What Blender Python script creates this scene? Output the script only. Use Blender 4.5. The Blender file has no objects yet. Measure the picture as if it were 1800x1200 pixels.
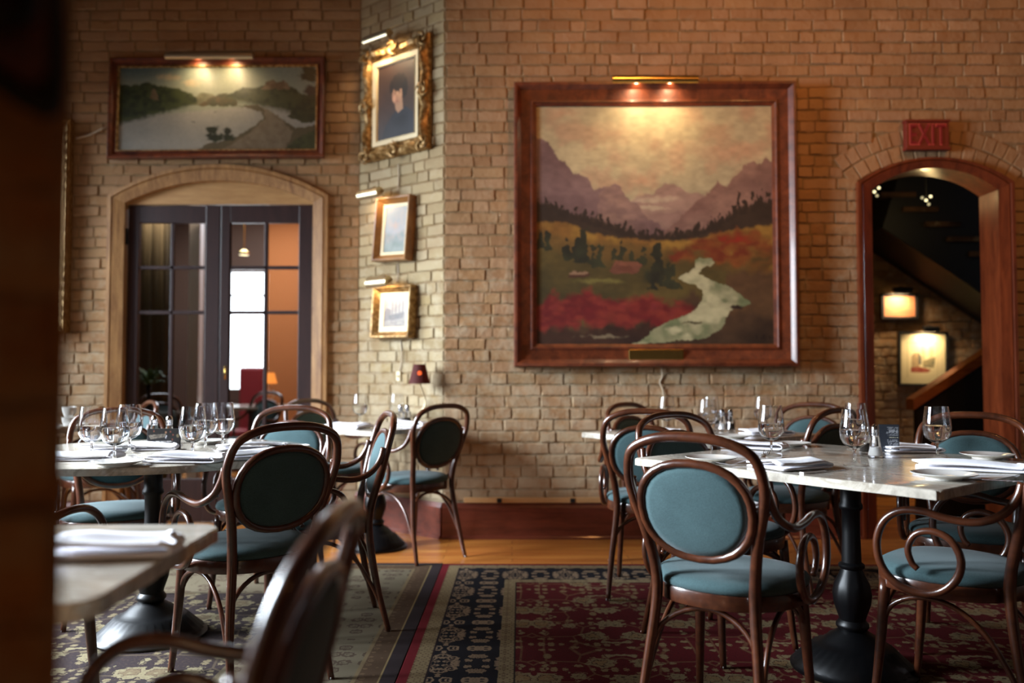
import bpy, bmesh, math, random
import numpy as np
from mathutils import Vector, Matrix
random.seed(7)
R = math.radians
PI = math.pi
C = bpy.context.scene.collection
SC = bpy.context.scene

# ------------------------------------------------------------------ camera, world, lights, exposure
PITCH = R(2.17); CAMH = 1.10; F = 1450.0
cam = bpy.data.objects.new('camera', bpy.data.cameras.new('camera')); C.objects.link(cam)
cam.location = (0, 0, CAMH); cam.rotation_euler = (R(90)+PITCH, 0, 0)
cam.data.sensor_width = 36; cam.data.lens = 36*F/1800
cam.data.dof.use_dof = True; cam.data.dof.focus_distance = 2.95; cam.data.dof.aperture_fstop = 1.45
cam.data.clip_start = .05
SC.camera = cam
SC.view_settings.view_transform = 'Standard'; SC.view_settings.look = 'None'
SC.view_settings.gamma = 1; SC.view_settings.use_curve_mapping = False
SC.view_settings.exposure = 0.0
w = bpy.data.worlds.new('world'); SC.world = w; w.use_nodes = True
w.node_tree.nodes['Background'].inputs[0].default_value = (.55, .68, .9, 1)
w.node_tree.nodes['Background'].inputs[1].default_value = .5

def aim(o, t):
    o.rotation_euler = (Vector(t)-o.location).to_track_quat('-Z', 'Y').to_euler()
def area(name, loc, to, sx, sy, e, col, spread=None):
    l = bpy.data.lights.new(name, 'AREA'); l.shape = 'RECTANGLE'; l.size = sx; l.size_y = sy; l.energy = e; l.color = col
    if spread: l.spread = R(spread)
    o = bpy.data.objects.new(name, l); C.objects.link(o); o.location = loc; aim(o, to); return o
def spot(name, loc, to, e, col, ang=80, blend=.6, r=.06):
    l = bpy.data.lights.new(name, 'SPOT'); l.energy = e; l.color = col; l.spot_size = R(ang); l.spot_blend = blend; l.shadow_soft_size = r
    o = bpy.data.objects.new(name, l); C.objects.link(o); o.location = loc; aim(o, to); return o
COOL = (.80, .90, 1.0); WARM = (1.0, .42, .13); BULB = (1.0, .72, .42)
WX = -4.6                                           # inner face of the left wall
WINS = [(2.35, 3.75), (4.2, 5.6)]         # windows in the left wall, y0..y1
for k, (a, b) in enumerate(WINS):
    area('window_daylight', (WX-.12, (a+b)/2, 2.1), (WX+2.4, (a+b)/2-.3, .95), b-a, 1.9, (500, 130)[k], COOL, 110)
# ceiling spots washing the brick walls; the last is added to brighten the pillar
for (x, y, tx, ty, tz, e) in [(1.0, 3.4, 1.0, 5.54, 3.0, 120), (3.3, 3.4, 3.2, 5.54, 3.1, 75), (-1.9, 4.1, -2.0, 6.0, 3.2, 14),
                              (2.4, 2.2, 2.2, 5.54, 1.4, 40), (.6, -1.2, -.5, .6, 1.5, 13)]:
    spot('ceiling_spot', (x, y, 4.1), (tx, ty, tz), e, WARM, 95, .9, .09)

# ------------------------------------------------------------------ helpers
fwd = Vector((0, math.cos(PITCH), math.sin(PITCH))); upv = Vector((0, -math.sin(PITCH), math.cos(PITCH)))
def ray(px, py): return fwd*F + Vector((1, 0, 0))*(px-900) + upv*(600-py)
def at(px, py, h):
    d = ray(px, py); t = (h-CAMH)/d.z; return Vector((0, 0, CAMH)) + d*t
def hit(px, py, p, n):
    d = ray(px, py); o = Vector((0, 0, CAMH)); n = Vector(n); t = (Vector(p)-o).dot(n)/d.dot(n); return o+d*t
def on_y(px, py, y): return hit(px, py, (0, y, 0), (0, 1, 0))
def at_d(px, py, y): return on_y(px, py, y)
def project(p):
    v = Vector(p)-Vector((0, 0, CAMH)); z = v.dot(fwd)
    if z < .05: return (-999, -999)
    return (900+F*v.x/z, 600-F*v.dot(upv)/z)

def S(h):
    h = h.lstrip('#'); c = [int(h[i:i+2], 16)/255 for i in (0, 2, 4)]
    return tuple((x/12.92 if x <= .04045 else ((x+.055)/1.055)**2.4) for x in c)

def link(name, me, mat=None, parent=None, loc=None, rot=None, smooth=False):
    o = bpy.data.objects.new(name, me); C.objects.link(o)
    if mat is not None and not me.materials: me.materials.append(mat)
    if parent is not None: o.parent = parent
    if loc is not None: o.location = loc
    if rot is not None: o.rotation_euler = rot
    if smooth: me.shade_smooth()
    return o
def mesh(name, vs, fs, smooth=False):
    me = bpy.data.meshes.new(name); me.from_pydata([tuple(v) for v in vs], [], [tuple(f) for f in fs]); me.update()
    if smooth: me.shade_smooth()
    return me
def bm_mesh(name, bm, smooth=False):
    me = bpy.data.meshes.new(name); bmesh.ops.recalc_face_normals(bm, faces=bm.faces); bm.to_mesh(me); bm.free()
    if smooth: me.shade_smooth()
    return me
def sharp(me, ang=40):
    me.shade_smooth()
    try: me.set_sharp_from_angle(angle=R(ang))
    except Exception: pass
    return me
def thing(name, label, cat, loc=(0, 0, 0), rz=0, group=None, rot=None):
    o = bpy.data.objects.new(name, None); C.objects.link(o); o.location = loc
    o.rotation_euler = rot if rot else (0, 0, rz); o.empty_display_size = .1
    o['label'] = label; o['category'] = cat
    if group: o['group'] = group
    return o
def tag(o, label, cat, group=None):
    o['label'] = label; o['category'] = cat
    if group: o['group'] = group
    return o
def struct(o): o['kind'] = 'structure'; return o
def copy_tree(o, parent=None):
    c = o.copy(); C.objects.link(c)
    if parent is not None: c.parent = parent
    for ch in o.children: copy_tree(ch, c)
    return c
def add_box(bm, x0, x1, y0, y1, z0, z1, bev=0):
    r = bmesh.ops.create_cube(bm, size=1)
    vs = r['verts']
    for v in vs:
        v.co = Vector(((x0+x1)/2+v.co.x*(x1-x0), (y0+y1)/2+v.co.y*(y1-y0), (z0+z1)/2+v.co.z*(z1-z0)))
    if bev:
        es = set()
        for v in vs:
            for e in v.link_edges: es.add(e)
        bmesh.ops.bevel(bm, geom=list(es), offset=bev, segments=2, affect='EDGES', profile=.5)
def box(name, x0, x1, y0, y1, z0, z1, mat, parent=None, bev=0, loc=None):
    bm = bmesh.new(); add_box(bm, x0, x1, y0, y1, z0, z1, bev)
    return link(name, bm_mesh(name, bm), mat, parent, loc)
def catmull(pts, n=6, closed=False):
    P = [Vector(p) for p in pts]; out = []; N = len(P)
    rng = range(N if closed else N-1)
    for i in rng:
        p0 = P[(i-1) % N] if closed or i > 0 else P[0]*2-P[1]
        p1 = P[i]; p2 = P[(i+1) % N]
        p3 = P[(i+2) % N] if closed or i+2 < N else P[-1]*2-P[-2]
        for k in range(n):
            t = k/n; t2 = t*t; t3 = t2*t
            out.append(.5*((2*p1)+(-p0+p2)*t+(2*p0-5*p1+4*p2-p3)*t2+(-p0+3*p1-3*p2+p3)*t3))
    if not closed: out.append(P[-1].copy())
    return out
def add_tube(vs, fs, path, rad, seg=8, closed=False, flat=1.0):
    n = len(path); base = len(vs)
    rads = rad if isinstance(rad, (list, tuple)) else [rad]*n
    if len(rads) != n:
        rr = []
        for i in range(n):
            t = i/(n-1)*(len(rads)-1); k = min(int(t), len(rads)-2); rr.append(rads[k]*(1-(t-k))+rads[k+1]*(t-k))
        rads = rr
    T = []
    for i in range(n):
        a = path[(i-1) % n] if closed or i > 0 else path[0]; b = path[(i+1) % n] if closed or i < n-1 else path[-1]
        T.append((b-a).normalized() if (b-a).length > 1e-9 else Vector((0, 0, 1)))
    ref = Vector((0, 0, 1)) if abs(T[0].z) < .9 else Vector((1, 0, 0))
    nrm = T[0].cross(ref).normalized()
    for i in range(n):
        if i > 0:
            nrm = (nrm - T[i]*nrm.dot(T[i]))
            nrm = nrm.normalized() if nrm.length > 1e-6 else T[i].orthogonal().normalized()
        bi = T[i].cross(nrm)
        for k in range(seg):
            a = 2*PI*k/seg
            vs.append(path[i]+nrm*(math.cos(a)*rads[i])+bi*(math.sin(a)*rads[i]*flat))
    m = n if closed else n-1
    for i in range(m):
        for k in range(seg):
            a = base+i*seg+k; b = base+i*seg+(k+1) % seg; c = base+((i+1) % n)*seg+(k+1) % seg; d = base+((i+1) % n)*seg+k
            fs.append((a, b, c, d))
    if not closed:
        fs.append(tuple(base+k for k in range(seg))[::-1]); fs.append(tuple(base+(n-1)*seg+k for k in range(seg)))
def tube(name, pts, rad, mat, parent=None, seg=8, n=5, closed=False, flat=1.0, raw=False):
    vs, fs = [], []; add_tube(vs, fs, [Vector(p) for p in pts] if raw else catmull(pts, n, closed), rad, seg, closed, flat)
    return link(name, mesh(name, vs, fs, True), mat, parent)
def lathe_mesh(name, prof, seg=24, flute=None, smooth=True):
    vs, fs = [], []
    for j, (r, z) in enumerate(prof):
        for k in range(seg):
            a = 2*PI*k/seg; rr = r
            if flute:
                n, lo, hi, amp = flute
                if lo <= z <= hi: rr = r*(1+amp*abs(math.sin(a*n/2)))
            vs.append((rr*math.cos(a), rr*math.sin(a), z))
    for j in range(len(prof)-1):
        for k in range(seg):
            a = j*seg+k; b = j*seg+(k+1) % seg; fs.append((a, b, b+seg, a+seg))
    if prof[0][0] > 1e-6: fs.append(tuple(range(seg))[::-1])
    if prof[-1][0] > 1e-6: fs.append(tuple((len(prof)-1)*seg+k for k in range(seg)))
    me = mesh(name, vs, fs); 
    bm = bmesh.new(); bm.from_mesh(me); bmesh.ops.remove_doubles(bm, verts=bm.verts, dist=1e-5)
    bmesh.ops.recalc_face_normals(bm, faces=bm.faces); bm.to_mesh(me); bm.free()
    if smooth: sharp(me, 50)
    return me
def poly_extrude(name, pts, y0, y1, mat, parent=None, axis='Y'):
    """polygon in XZ extruded along Y (or in XY along Z)"""
    n = len(pts)
    if axis == 'Y': vs = [(x, y0, z) for x, z in pts]+[(x, y1, z) for x, z in pts]
    else: vs = [(x, z, y0) for x, z in pts]+[(x, z, y1) for x, z in pts]
    fs = [tuple(range(n)), tuple(range(2*n-1, n-1, -1))]+[(i, (i+1) % n, n+(i+1) % n, n+i) for i in range(n)]
    me = mesh(name, vs, fs); bm = bmesh.new(); bm.from_mesh(me); bmesh.ops.recalc_face_normals(bm, faces=bm.faces); bm.to_mesh(me); bm.free()
    return link(name, me, mat, parent)

# ------------------------------------------------------------------ materials
class NT:
    def __init__(s, name):
        s.m = bpy.data.materials.new(name); s.m.use_nodes = True; s.t = s.m.node_tree; s.b = s.t.nodes['Principled BSDF']
    def n(s, typ, **kw):
        nd = s.t.nodes.new(typ)
        for k, v in kw.items():
            if k.startswith('i_'): nd.inputs[int(k[2:]) if k[2:].isdigit() else k[2:].replace('_', ' ')].default_value = v
            else: setattr(nd, k, v)
        return nd
    def l(s, a, b): s.t.links.new(a, b)
    def set(s, **kw):
        for k, v in kw.items():
            key = {'col': 'Base Color', 'rough': 'Roughness', 'metal': 'Metallic', 'ior': 'IOR', 'trans': 'Transmission Weight', 'coat': 'Coat Weight',
                   'coatr': 'Coat Roughness', 'spec': 'Specular IOR Level', 'sheen': 'Sheen Weight', 'emit': 'Emission Color', 'es': 'Emission Strength'}[k]
            if k in ('col', 'emit'): v = (*v[:3], 1)
            s.b.inputs[key].default_value = v
        return s
    def noise(s, scale, detail=4, coord='Object', rough=.55, vec=None, dist=0, mapscale=None):
        n = s.n('ShaderNodeTexNoise'); n.inputs['Scale'].default_value = scale; n.inputs['Detail'].default_value = detail
        n.inputs['Roughness'].default_value = rough; n.inputs['Distortion'].default_value = dist
        if vec is None:
            if coord == 'Position': vec = s.n('ShaderNodeNewGeometry').outputs['Position']
            else: vec = s.n('ShaderNodeTexCoord').outputs[coord]
        if mapscale:
            mp = s.n('ShaderNodeMapping'); mp.inputs['Scale'].default_value = mapscale; s.l(vec, mp.inputs[0]); vec = mp.outputs[0]
        s.l(vec, n.inputs['Vector']); return n.outputs['Fac']
    def ramp(s, fac, stops, interp='LINEAR'):
        r = s.n('ShaderNodeValToRGB'); r.color_ramp.interpolation = interp; e = r.color_ramp.elements
        e[0].position, e[0].color = stops[0][0], (*stops[0][1], 1)
        e[1].position, e[1].color = stops[-1][0], (*stops[-1][1], 1)
        for p, c in stops[1:-1]:
            x = e.new(p); x.color = (*c, 1)
        s.l(fac, r.inputs[0]); return r.outputs[0]
    def mix(s, fac, a, b, mode='MIX'):
        m = s.n('ShaderNodeMix', data_type='RGBA', blend_type=mode)
        for v, k in ((fac, 0), (a, 6), (b, 7)):
            if isinstance(v, (int, float)): m.inputs[k].default_value = v
            elif isinstance(v, tuple): m.inputs[k].default_value = (*v[:3], 1)
            else: s.l(v, m.inputs[k])
        return m.outputs[2]
    def math(s, op, a, b=0, clamp=False):
        m = s.n('ShaderNodeMath', operation=op); m.use_clamp = clamp
        for v, k in ((a, 0), (b, 1)):
            if isinstance(v, (int, float)): m.inputs[k].default_value = v
            else: s.l(v, m.inputs[k])
        return m.outputs[0]
    def bump(s, h, strength=.3, dist=.01):
        b = s.n('ShaderNodeBump'); b.inputs['Strength'].default_value = strength; b.inputs['Distance'].default_value = dist
        s.l(h, b.inputs['Height']); s.l(b.outputs[0], s.b.inputs['Normal']); return s
    def col(s, o): s.l(o, s.b.inputs['Base Color']); return s
    def rough(s, o): s.l(o, s.b.inputs['Roughness']); return s

def brick_mat(name, cols, white=.0, dark=1.0):
    m = NT(name); m.set(rough=.85, spec=.25)
    g = m.n('ShaderNodeNewGeometry'); oi = m.n('ShaderNodeObjectInfo')
    r = m.math('FRACT', m.math('ADD', g.outputs['Random Per Island'], oi.outputs['Random']))
    base = m.ramp(r, [(i/(len(cols)-1), S(c)) for i, c in enumerate(cols)])
    n1 = m.noise(3.2, 5, vec=g.outputs['Position']); n2 = m.noise(38, 4, vec=g.outputs['Position']); n3 = m.noise(1.1, 3, vec=g.outputs['Position'])
    c = m.mix(m.math('MULTIPLY', m.math('SUBTRACT', n1, .45, True), 1.6), base, S('#7a5a3c'), 'MIX')
    # limewash remains, more of it low on the wall
    sep = m.n('ShaderNodeSeparateXYZ'); m.l(g.outputs['Position'], sep.inputs[0])
    hz = m.math('MULTIPLY', m.math('SUBTRACT', 2.6, sep.outputs[2]), .13, True)
    wf = m.math('MULTIPLY', m.math('SUBTRACT', m.math('ADD', m.noise(9, 6, vec=g.outputs['Position'], rough=.7), hz), .62, True), 5, True)
    c = m.mix(m.math('MULTIPLY', wf, .5+white), c, S('#b5a98f'))
    c = m.mix(m.math('MULTIPLY', m.math('SUBTRACT', n3, .45, True), 1.2), c, S('#8a6a4a'), 'MIX')
    m.col(c)
    m.bump(m.math('ADD', m.math('MULTIPLY', n2, .5), m.noise(9, 5, vec=g.outputs['Position'])), .6, .014)
    return m.m
M_BRICK = brick_mat('brick', ['#9c7a56', '#a4825c', '#946f4c', '#aa8866', '#9e7851', '#a28060', '#96724f'])
M_BRICK_PALE = brick_mat('brick_pale', ['#9a8968', '#a69472', '#8e7c5c', '#a8987a', '#98845c'], white=.15)
M_MORTAR = brick_mat('mortar', ['#7c6648', '#846e4e'], white=.1)
M_BRICK_DARK = brick_mat('brick_brown', ['#8a6a48', '#7c5c3c', '#96764f'])
def plain(name, col, rough=.5, **kw):
    m = NT(name); m.set(col=S(col), rough=rough, **kw); return m.m
def wood(name, c1, c2, rough=.35, scale=(1, 12, 12), coat=.3, nscale=3, bump=.05):
    m = NT(name); m.set(rough=rough, coat=coat, coatr=.12)
    a = m.noise(nscale, 6, mapscale=scale, dist=.6); b = m.noise(nscale*7, 3, mapscale=scale)
    f = m.math('ADD', m.math('MULTIPLY', a, .7), m.math('MULTIPLY', b, .3))
    m.col(m.ramp(f, [(.32, S(c1)), (.68, S(c2))])); m.bump(b, bump, .004); return m.m
M_CHAIR = wood('dark_bentwood', '#2a130b', '#5c301b', rough=.28, scale=(4, 4, 4), coat=.6, nscale=2, bump=.02)
M_OAK = wood('honey_oak', '#7a5230', '#b88c58', rough=.45, scale=(10, 10, 1.2), coat=.15)
M_OAK_FLAT = wood('oak_panel', '#a67a4a', '#c49a64', rough=.5, scale=(1.2, 8, 10), coat=.1)
M_RED_WOOD = wood('reddish_wood', '#4a1c0c', '#7e3a1c', rough=.35, scale=(8, 8, 1), coat=.3)
M_BASE_WOOD = wood('baseboard_wood', '#4e1f12', '#7a3826', rough=.4, scale=(1, 8, 8), coat=.25)
M_DOOR = wood('plum_door_paint', '#2a1a1a', '#3a2422', rough=.42, scale=(6, 6, 1), coat=.1)
M_FRAME = wood('mahogany_frame', '#3a170b', '#74371c', rough=.42, scale=(3, 3, 3), coat=.15, nscale=5)
M_GILT_WOOD = wood('gilded_wood', '#6a421e', '#9c6c38', rough=.4, scale=(3, 3, 3), coat=.2)
M_GOLD = NT('worn_gold'); M_GOLD.set(rough=.42, metal=.55)
M_GOLD.col(M_GOLD.ramp(M_GOLD.noise(35, 5), [(.3, S('#4a3218')), (.5, S('#8e6c3c')), (.75, S('#c4a878'))])); M_GOLD.bump(M_GOLD.noise(60, 4), .3, .004); M_GOLD = M_GOLD.m
M_CREAM = plain('cream_liner', '#d8c8a4', .6)
M_BRASS = plain('brass', '#c8a45c', .25, metal=1.0)
M_SILVER = plain('champagne_metal', '#cdbb98', .32, metal=.9)
M_CHROME = plain('chrome', '#d8d8dc', .12, metal=1.0)
M_STEEL = plain('cutlery_steel', '#c4c2c0', .16, metal=1.0)
M_GLIDE = plain('nickel_glide', '#c8c8c8', .3, metal=.6)
M_IRON = plain('black_cast_iron', '#050507', .42, spec=.35)
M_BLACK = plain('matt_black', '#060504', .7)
M_CERAMIC = plain('white_china', '#d9d6d0', .18, coat=.5)
M_CORD = plain('white_cord', '#b9a890', .6)
M_FABRIC = NT('teal_upholstery'); M_FABRIC.set(rough=.9, sheen=.1)
_f = M_FABRIC.noise(260, 2); _g = M_FABRIC.noise(7, 4)
M_FABRIC.col(M_FABRIC.ramp(M_FABRIC.math('ADD', M_FABRIC.math('MULTIPLY', _f, .5), M_FABRIC.math('MULTIPLY', _g, .5)), [(.3, S('#284043')), (.7, S('#3f5a5d'))]))
M_FABRIC.bump(_f, .25, .002); M_FABRIC = M_FABRIC.m
M_NAPKIN = NT('white_linen'); M_NAPKIN.set(col=S('#eceaf0'), rough=.9, sheen=.2); M_NAPKIN.bump(M_NAPKIN.noise(60, 5), .25, .004); M_NAPKIN = M_NAPKIN.m
M_MARBLE = NT('grey_white_marble'); M_MARBLE.set(rough=.16, coat=.3)
_v = M_MARBLE.n('ShaderNodeTexCoord').outputs['Object']
_a = M_MARBLE.noise(2.2, 8, vec=_v, rough=.65, dist=1.6, mapscale=(1, 3.2, 1)); _b = M_MARBLE.noise(9, 5, vec=_v)
_c = M_MARBLE.ramp(_a, [(.36, S('#9c9284')), (.47, S('#d2c8b8')), (.52, S('#aca08e')), (.58, S('#ded5c6')), (.75, S('#c8bdac'))])
M_MARBLE.col(M_MARBLE.mix(.25, _c, M_MARBLE.ramp(_b, [(.3, S('#6f6a64')), (.7, S('#cfcac0'))]))); M_MARBLE = M_MARBLE.m
def glass(name, col=(1, 1, 1), ior=1.45, rough=0):
    m = NT(name); m.set(col=col, rough=rough, trans=1.0, ior=ior); return m.m
M_GLASS = glass('clear_glass', (.97, .98, 1)); M_WATER = glass('water', (.98, .99, 1), 1.33)
# thin panes: a flat sheet lets light straight through and adds its mirror reflection
def pane_mat(name, tint=(1, 1, 1)):
    m = bpy.data.materials.new(name); m.use_nodes = True; t = m.node_tree; t.nodes.clear()
    out = t.nodes.new('ShaderNodeOutputMaterial'); mx = t.nodes.new('ShaderNodeMixShader'); fr = t.nodes.new('ShaderNodeFresnel'); fr.inputs[0].default_value = 1.5
    tr = t.nodes.new('ShaderNodeBsdfTransparent'); tr.inputs[0].default_value = (*tint, 1); gl = t.nodes.new('ShaderNodeBsdfGlossy'); gl.inputs['Roughness'].default_value = .01
    t.links.new(fr.outputs[0], mx.inputs[0]); t.links.new(tr.outputs[0], mx.inputs[1]); t.links.new(gl.outputs[0], mx.inputs[2]); t.links.new(mx.outputs[0], out.inputs[0]); return m
M_PANE = pane_mat('window_pane')
def emit(name, col, s):
    m = NT(name); m.set(col=(0, 0, 0), emit=col, es=s, rough=1); return m.m
def vcol_mat(name, rough=.45, coat=.25, bump=.15):
    m = NT(name); m.set(rough=rough, coat=coat, coatr=.25)
    a = m.n('ShaderNodeVertexColor'); a.layer_name = 'paint'; m.col(a.outputs[0])
    m.bump(m.noise(120, 4), bump, .002); return m.m
M_PAINT = vcol_mat('oil_paint', rough=.5, coat=.12); M_PRINT = vcol_mat('printed_paper', .6, .1, .02); M_GLAZED = vcol_mat('glazed_print', .5, .15, .01)

# ------------------------------------------------------------------ painting tools (flat pictures hang as vertex-coloured canvases)
rng = np.random.RandomState(3)
def vnoise(h, w, freq, octs=4, seed=0, ax=1.0, rough=.5):
    r = np.random.RandomState(seed); out = np.zeros((h, w)); amp = 1; tot = 0
    for o in range(octs):
        fy = max(2, int(freq*2**o)); fx = max(2, int(freq*ax*2**o*w/h)); g = r.rand(fy+2, fx+2)
        yy = np.linspace(0, fy, h, endpoint=False); xx = np.linspace(0, fx, w, endpoint=False)
        iy = yy.astype(int); ix = xx.astype(int); ty = yy-iy; tx = xx-ix; ty = ty*ty*(3-2*ty); tx = tx*tx*(3-2*tx)
        a = g[np.ix_(iy, ix)]; b = g[np.ix_(iy, ix+1)]; c = g[np.ix_(iy+1, ix)]; d = g[np.ix_(iy+1, ix+1)]
        v = (a*(1-tx)+b*tx)*(1-ty)[:, None]+(c*(1-tx)+d*tx)*ty[:, None]
        out += v*amp; tot += amp; amp *= rough
    return out/tot
class Pic:
    def __init__(s, w, h, col):
        s.w, s.h = w, h; s.a = np.ones((h, w, 3))*np.array(S(col)); s.U, s.V = np.meshgrid((np.arange(w)+.5)/w, (np.arange(h)+.5)/h)
    def blend(s, mask, col, col2=None, noise=None):
        c = np.array(S(col))*np.ones((s.h, s.w, 3))
        if col2 is not None:
            n = noise if noise is not None else vnoise(s.h, s.w, 14, 4, 5)
            n = np.clip((n-.3)*2.5, 0, 1)[..., None]; c = c*(1-n)+np.array(S(col2))*n
        m = np.clip(mask, 0, 1)[..., None]; s.a = s.a*(1-m)+c*m
    def below(s, pts, soft=.01, jag=0, seed=1, freq=30):
        xs = [p[0] for p in pts]; ys = [p[1] for p in pts]; line = np.interp(s.U[0], xs, ys)
        if jag: line = line+(vnoise(2, s.w, 1, 4, seed, ax=freq/s.w*2)[0]-.5)*jag
        return np.clip((s.V-line[None, :])/soft+.5, 0, 1)
    def blob(s, cx, cy, rx, ry, soft=.4, rag=.0, seed=2):
        d = np.sqrt(((s.U-cx)/rx)**2+((s.V-cy)/ry)**2)
        if rag: d = d+(vnoise(s.h, s.w, 26, 3, seed)-.5)*rag
        return np.clip((1-d)/soft, 0, 1)
    def poly(s, pts, soft=False):
        x, y = s.U, s.V; ins = np.zeros(x.shape, bool); n = len(pts)
        for i in range(n):
            x0, y0 = pts[i]; x1, y1 = pts[(i+1) % n]
            if y0 == y1: continue
            c = ((y0 > y) != (y1 > y)) & (x < (x1-x0)*(y-y0)/(y1-y0)+x0); ins ^= c
        return ins.astype(float)
    def warp(s, amp=2.2, freq=50, seed=90):
        dx = (vnoise(s.h, s.w, freq, 2, seed)-.5)*amp*2.4; dy = (vnoise(s.h, s.w, freq, 2, seed+1)-.5)*amp*2
        yy, xx = np.mgrid[0:s.h, 0:s.w]; s.a = s.a[np.clip((yy+dy).round().astype(int), 0, s.h-1), np.clip((xx+dx).round().astype(int), 0, s.w-1)]
    def tree(s, x, y, hgt, wd, col, col2=None, seed=3):
        t = np.clip((s.V-(y-hgt))/hgt, 0, 1.0)
        wob = (vnoise(s.h, s.w, 40, 2, seed)-.5)*wd*1.2
        m = ((np.abs(s.U-x)+wob < t*wd*.5) & (s.V < y) & (s.V > y-hgt)).astype(float)
        s.blend(m, col, col2)
    def canvas(s, name, W, H, mat, parent, loc=(0, 0, 0)):
        w, h = s.w, s.h
        # one quad per cell with corner-domain-free point colours
        X = np.linspace(-W/2, W/2, w); Z = np.linspace(H/2, -H/2, h)
        XX, ZZ = np.meshgrid(X, Z); co = np.stack([XX, np.zeros_like(XX), ZZ], -1).reshape(-1, 3)
        i = np.arange(h-1)[:, None]*w+np.arange(w-1)[None, :]
        f = np.stack([i, i+w, i+w+1, i+1], -1).reshape(-1, 4)
        me = bpy.data.meshes.new(name); me.vertices.add(len(co)); me.vertices.foreach_set('co', co.ravel())
        me.loops.add(f.size); me.loops.foreach_set('vertex_index', f.ravel().astype(np.int32))
        me.polygons.add(len(f)); me.polygons.foreach_set('loop_start', np.arange(0, f.size, 4, dtype=np.int32))
        me.update(calc_edges=True)
        ca = me.color_attributes.new('paint', 'FLOAT_COLOR', 'POINT')
        ca.data.foreach_set('color', np.concatenate([np.clip(s.a, 0, 1).reshape(-1, 3), np.ones((w*h, 1))], 1).ravel().astype(np.float32))
        me.validate()
        return link(name, me, mat, parent, loc)

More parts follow.
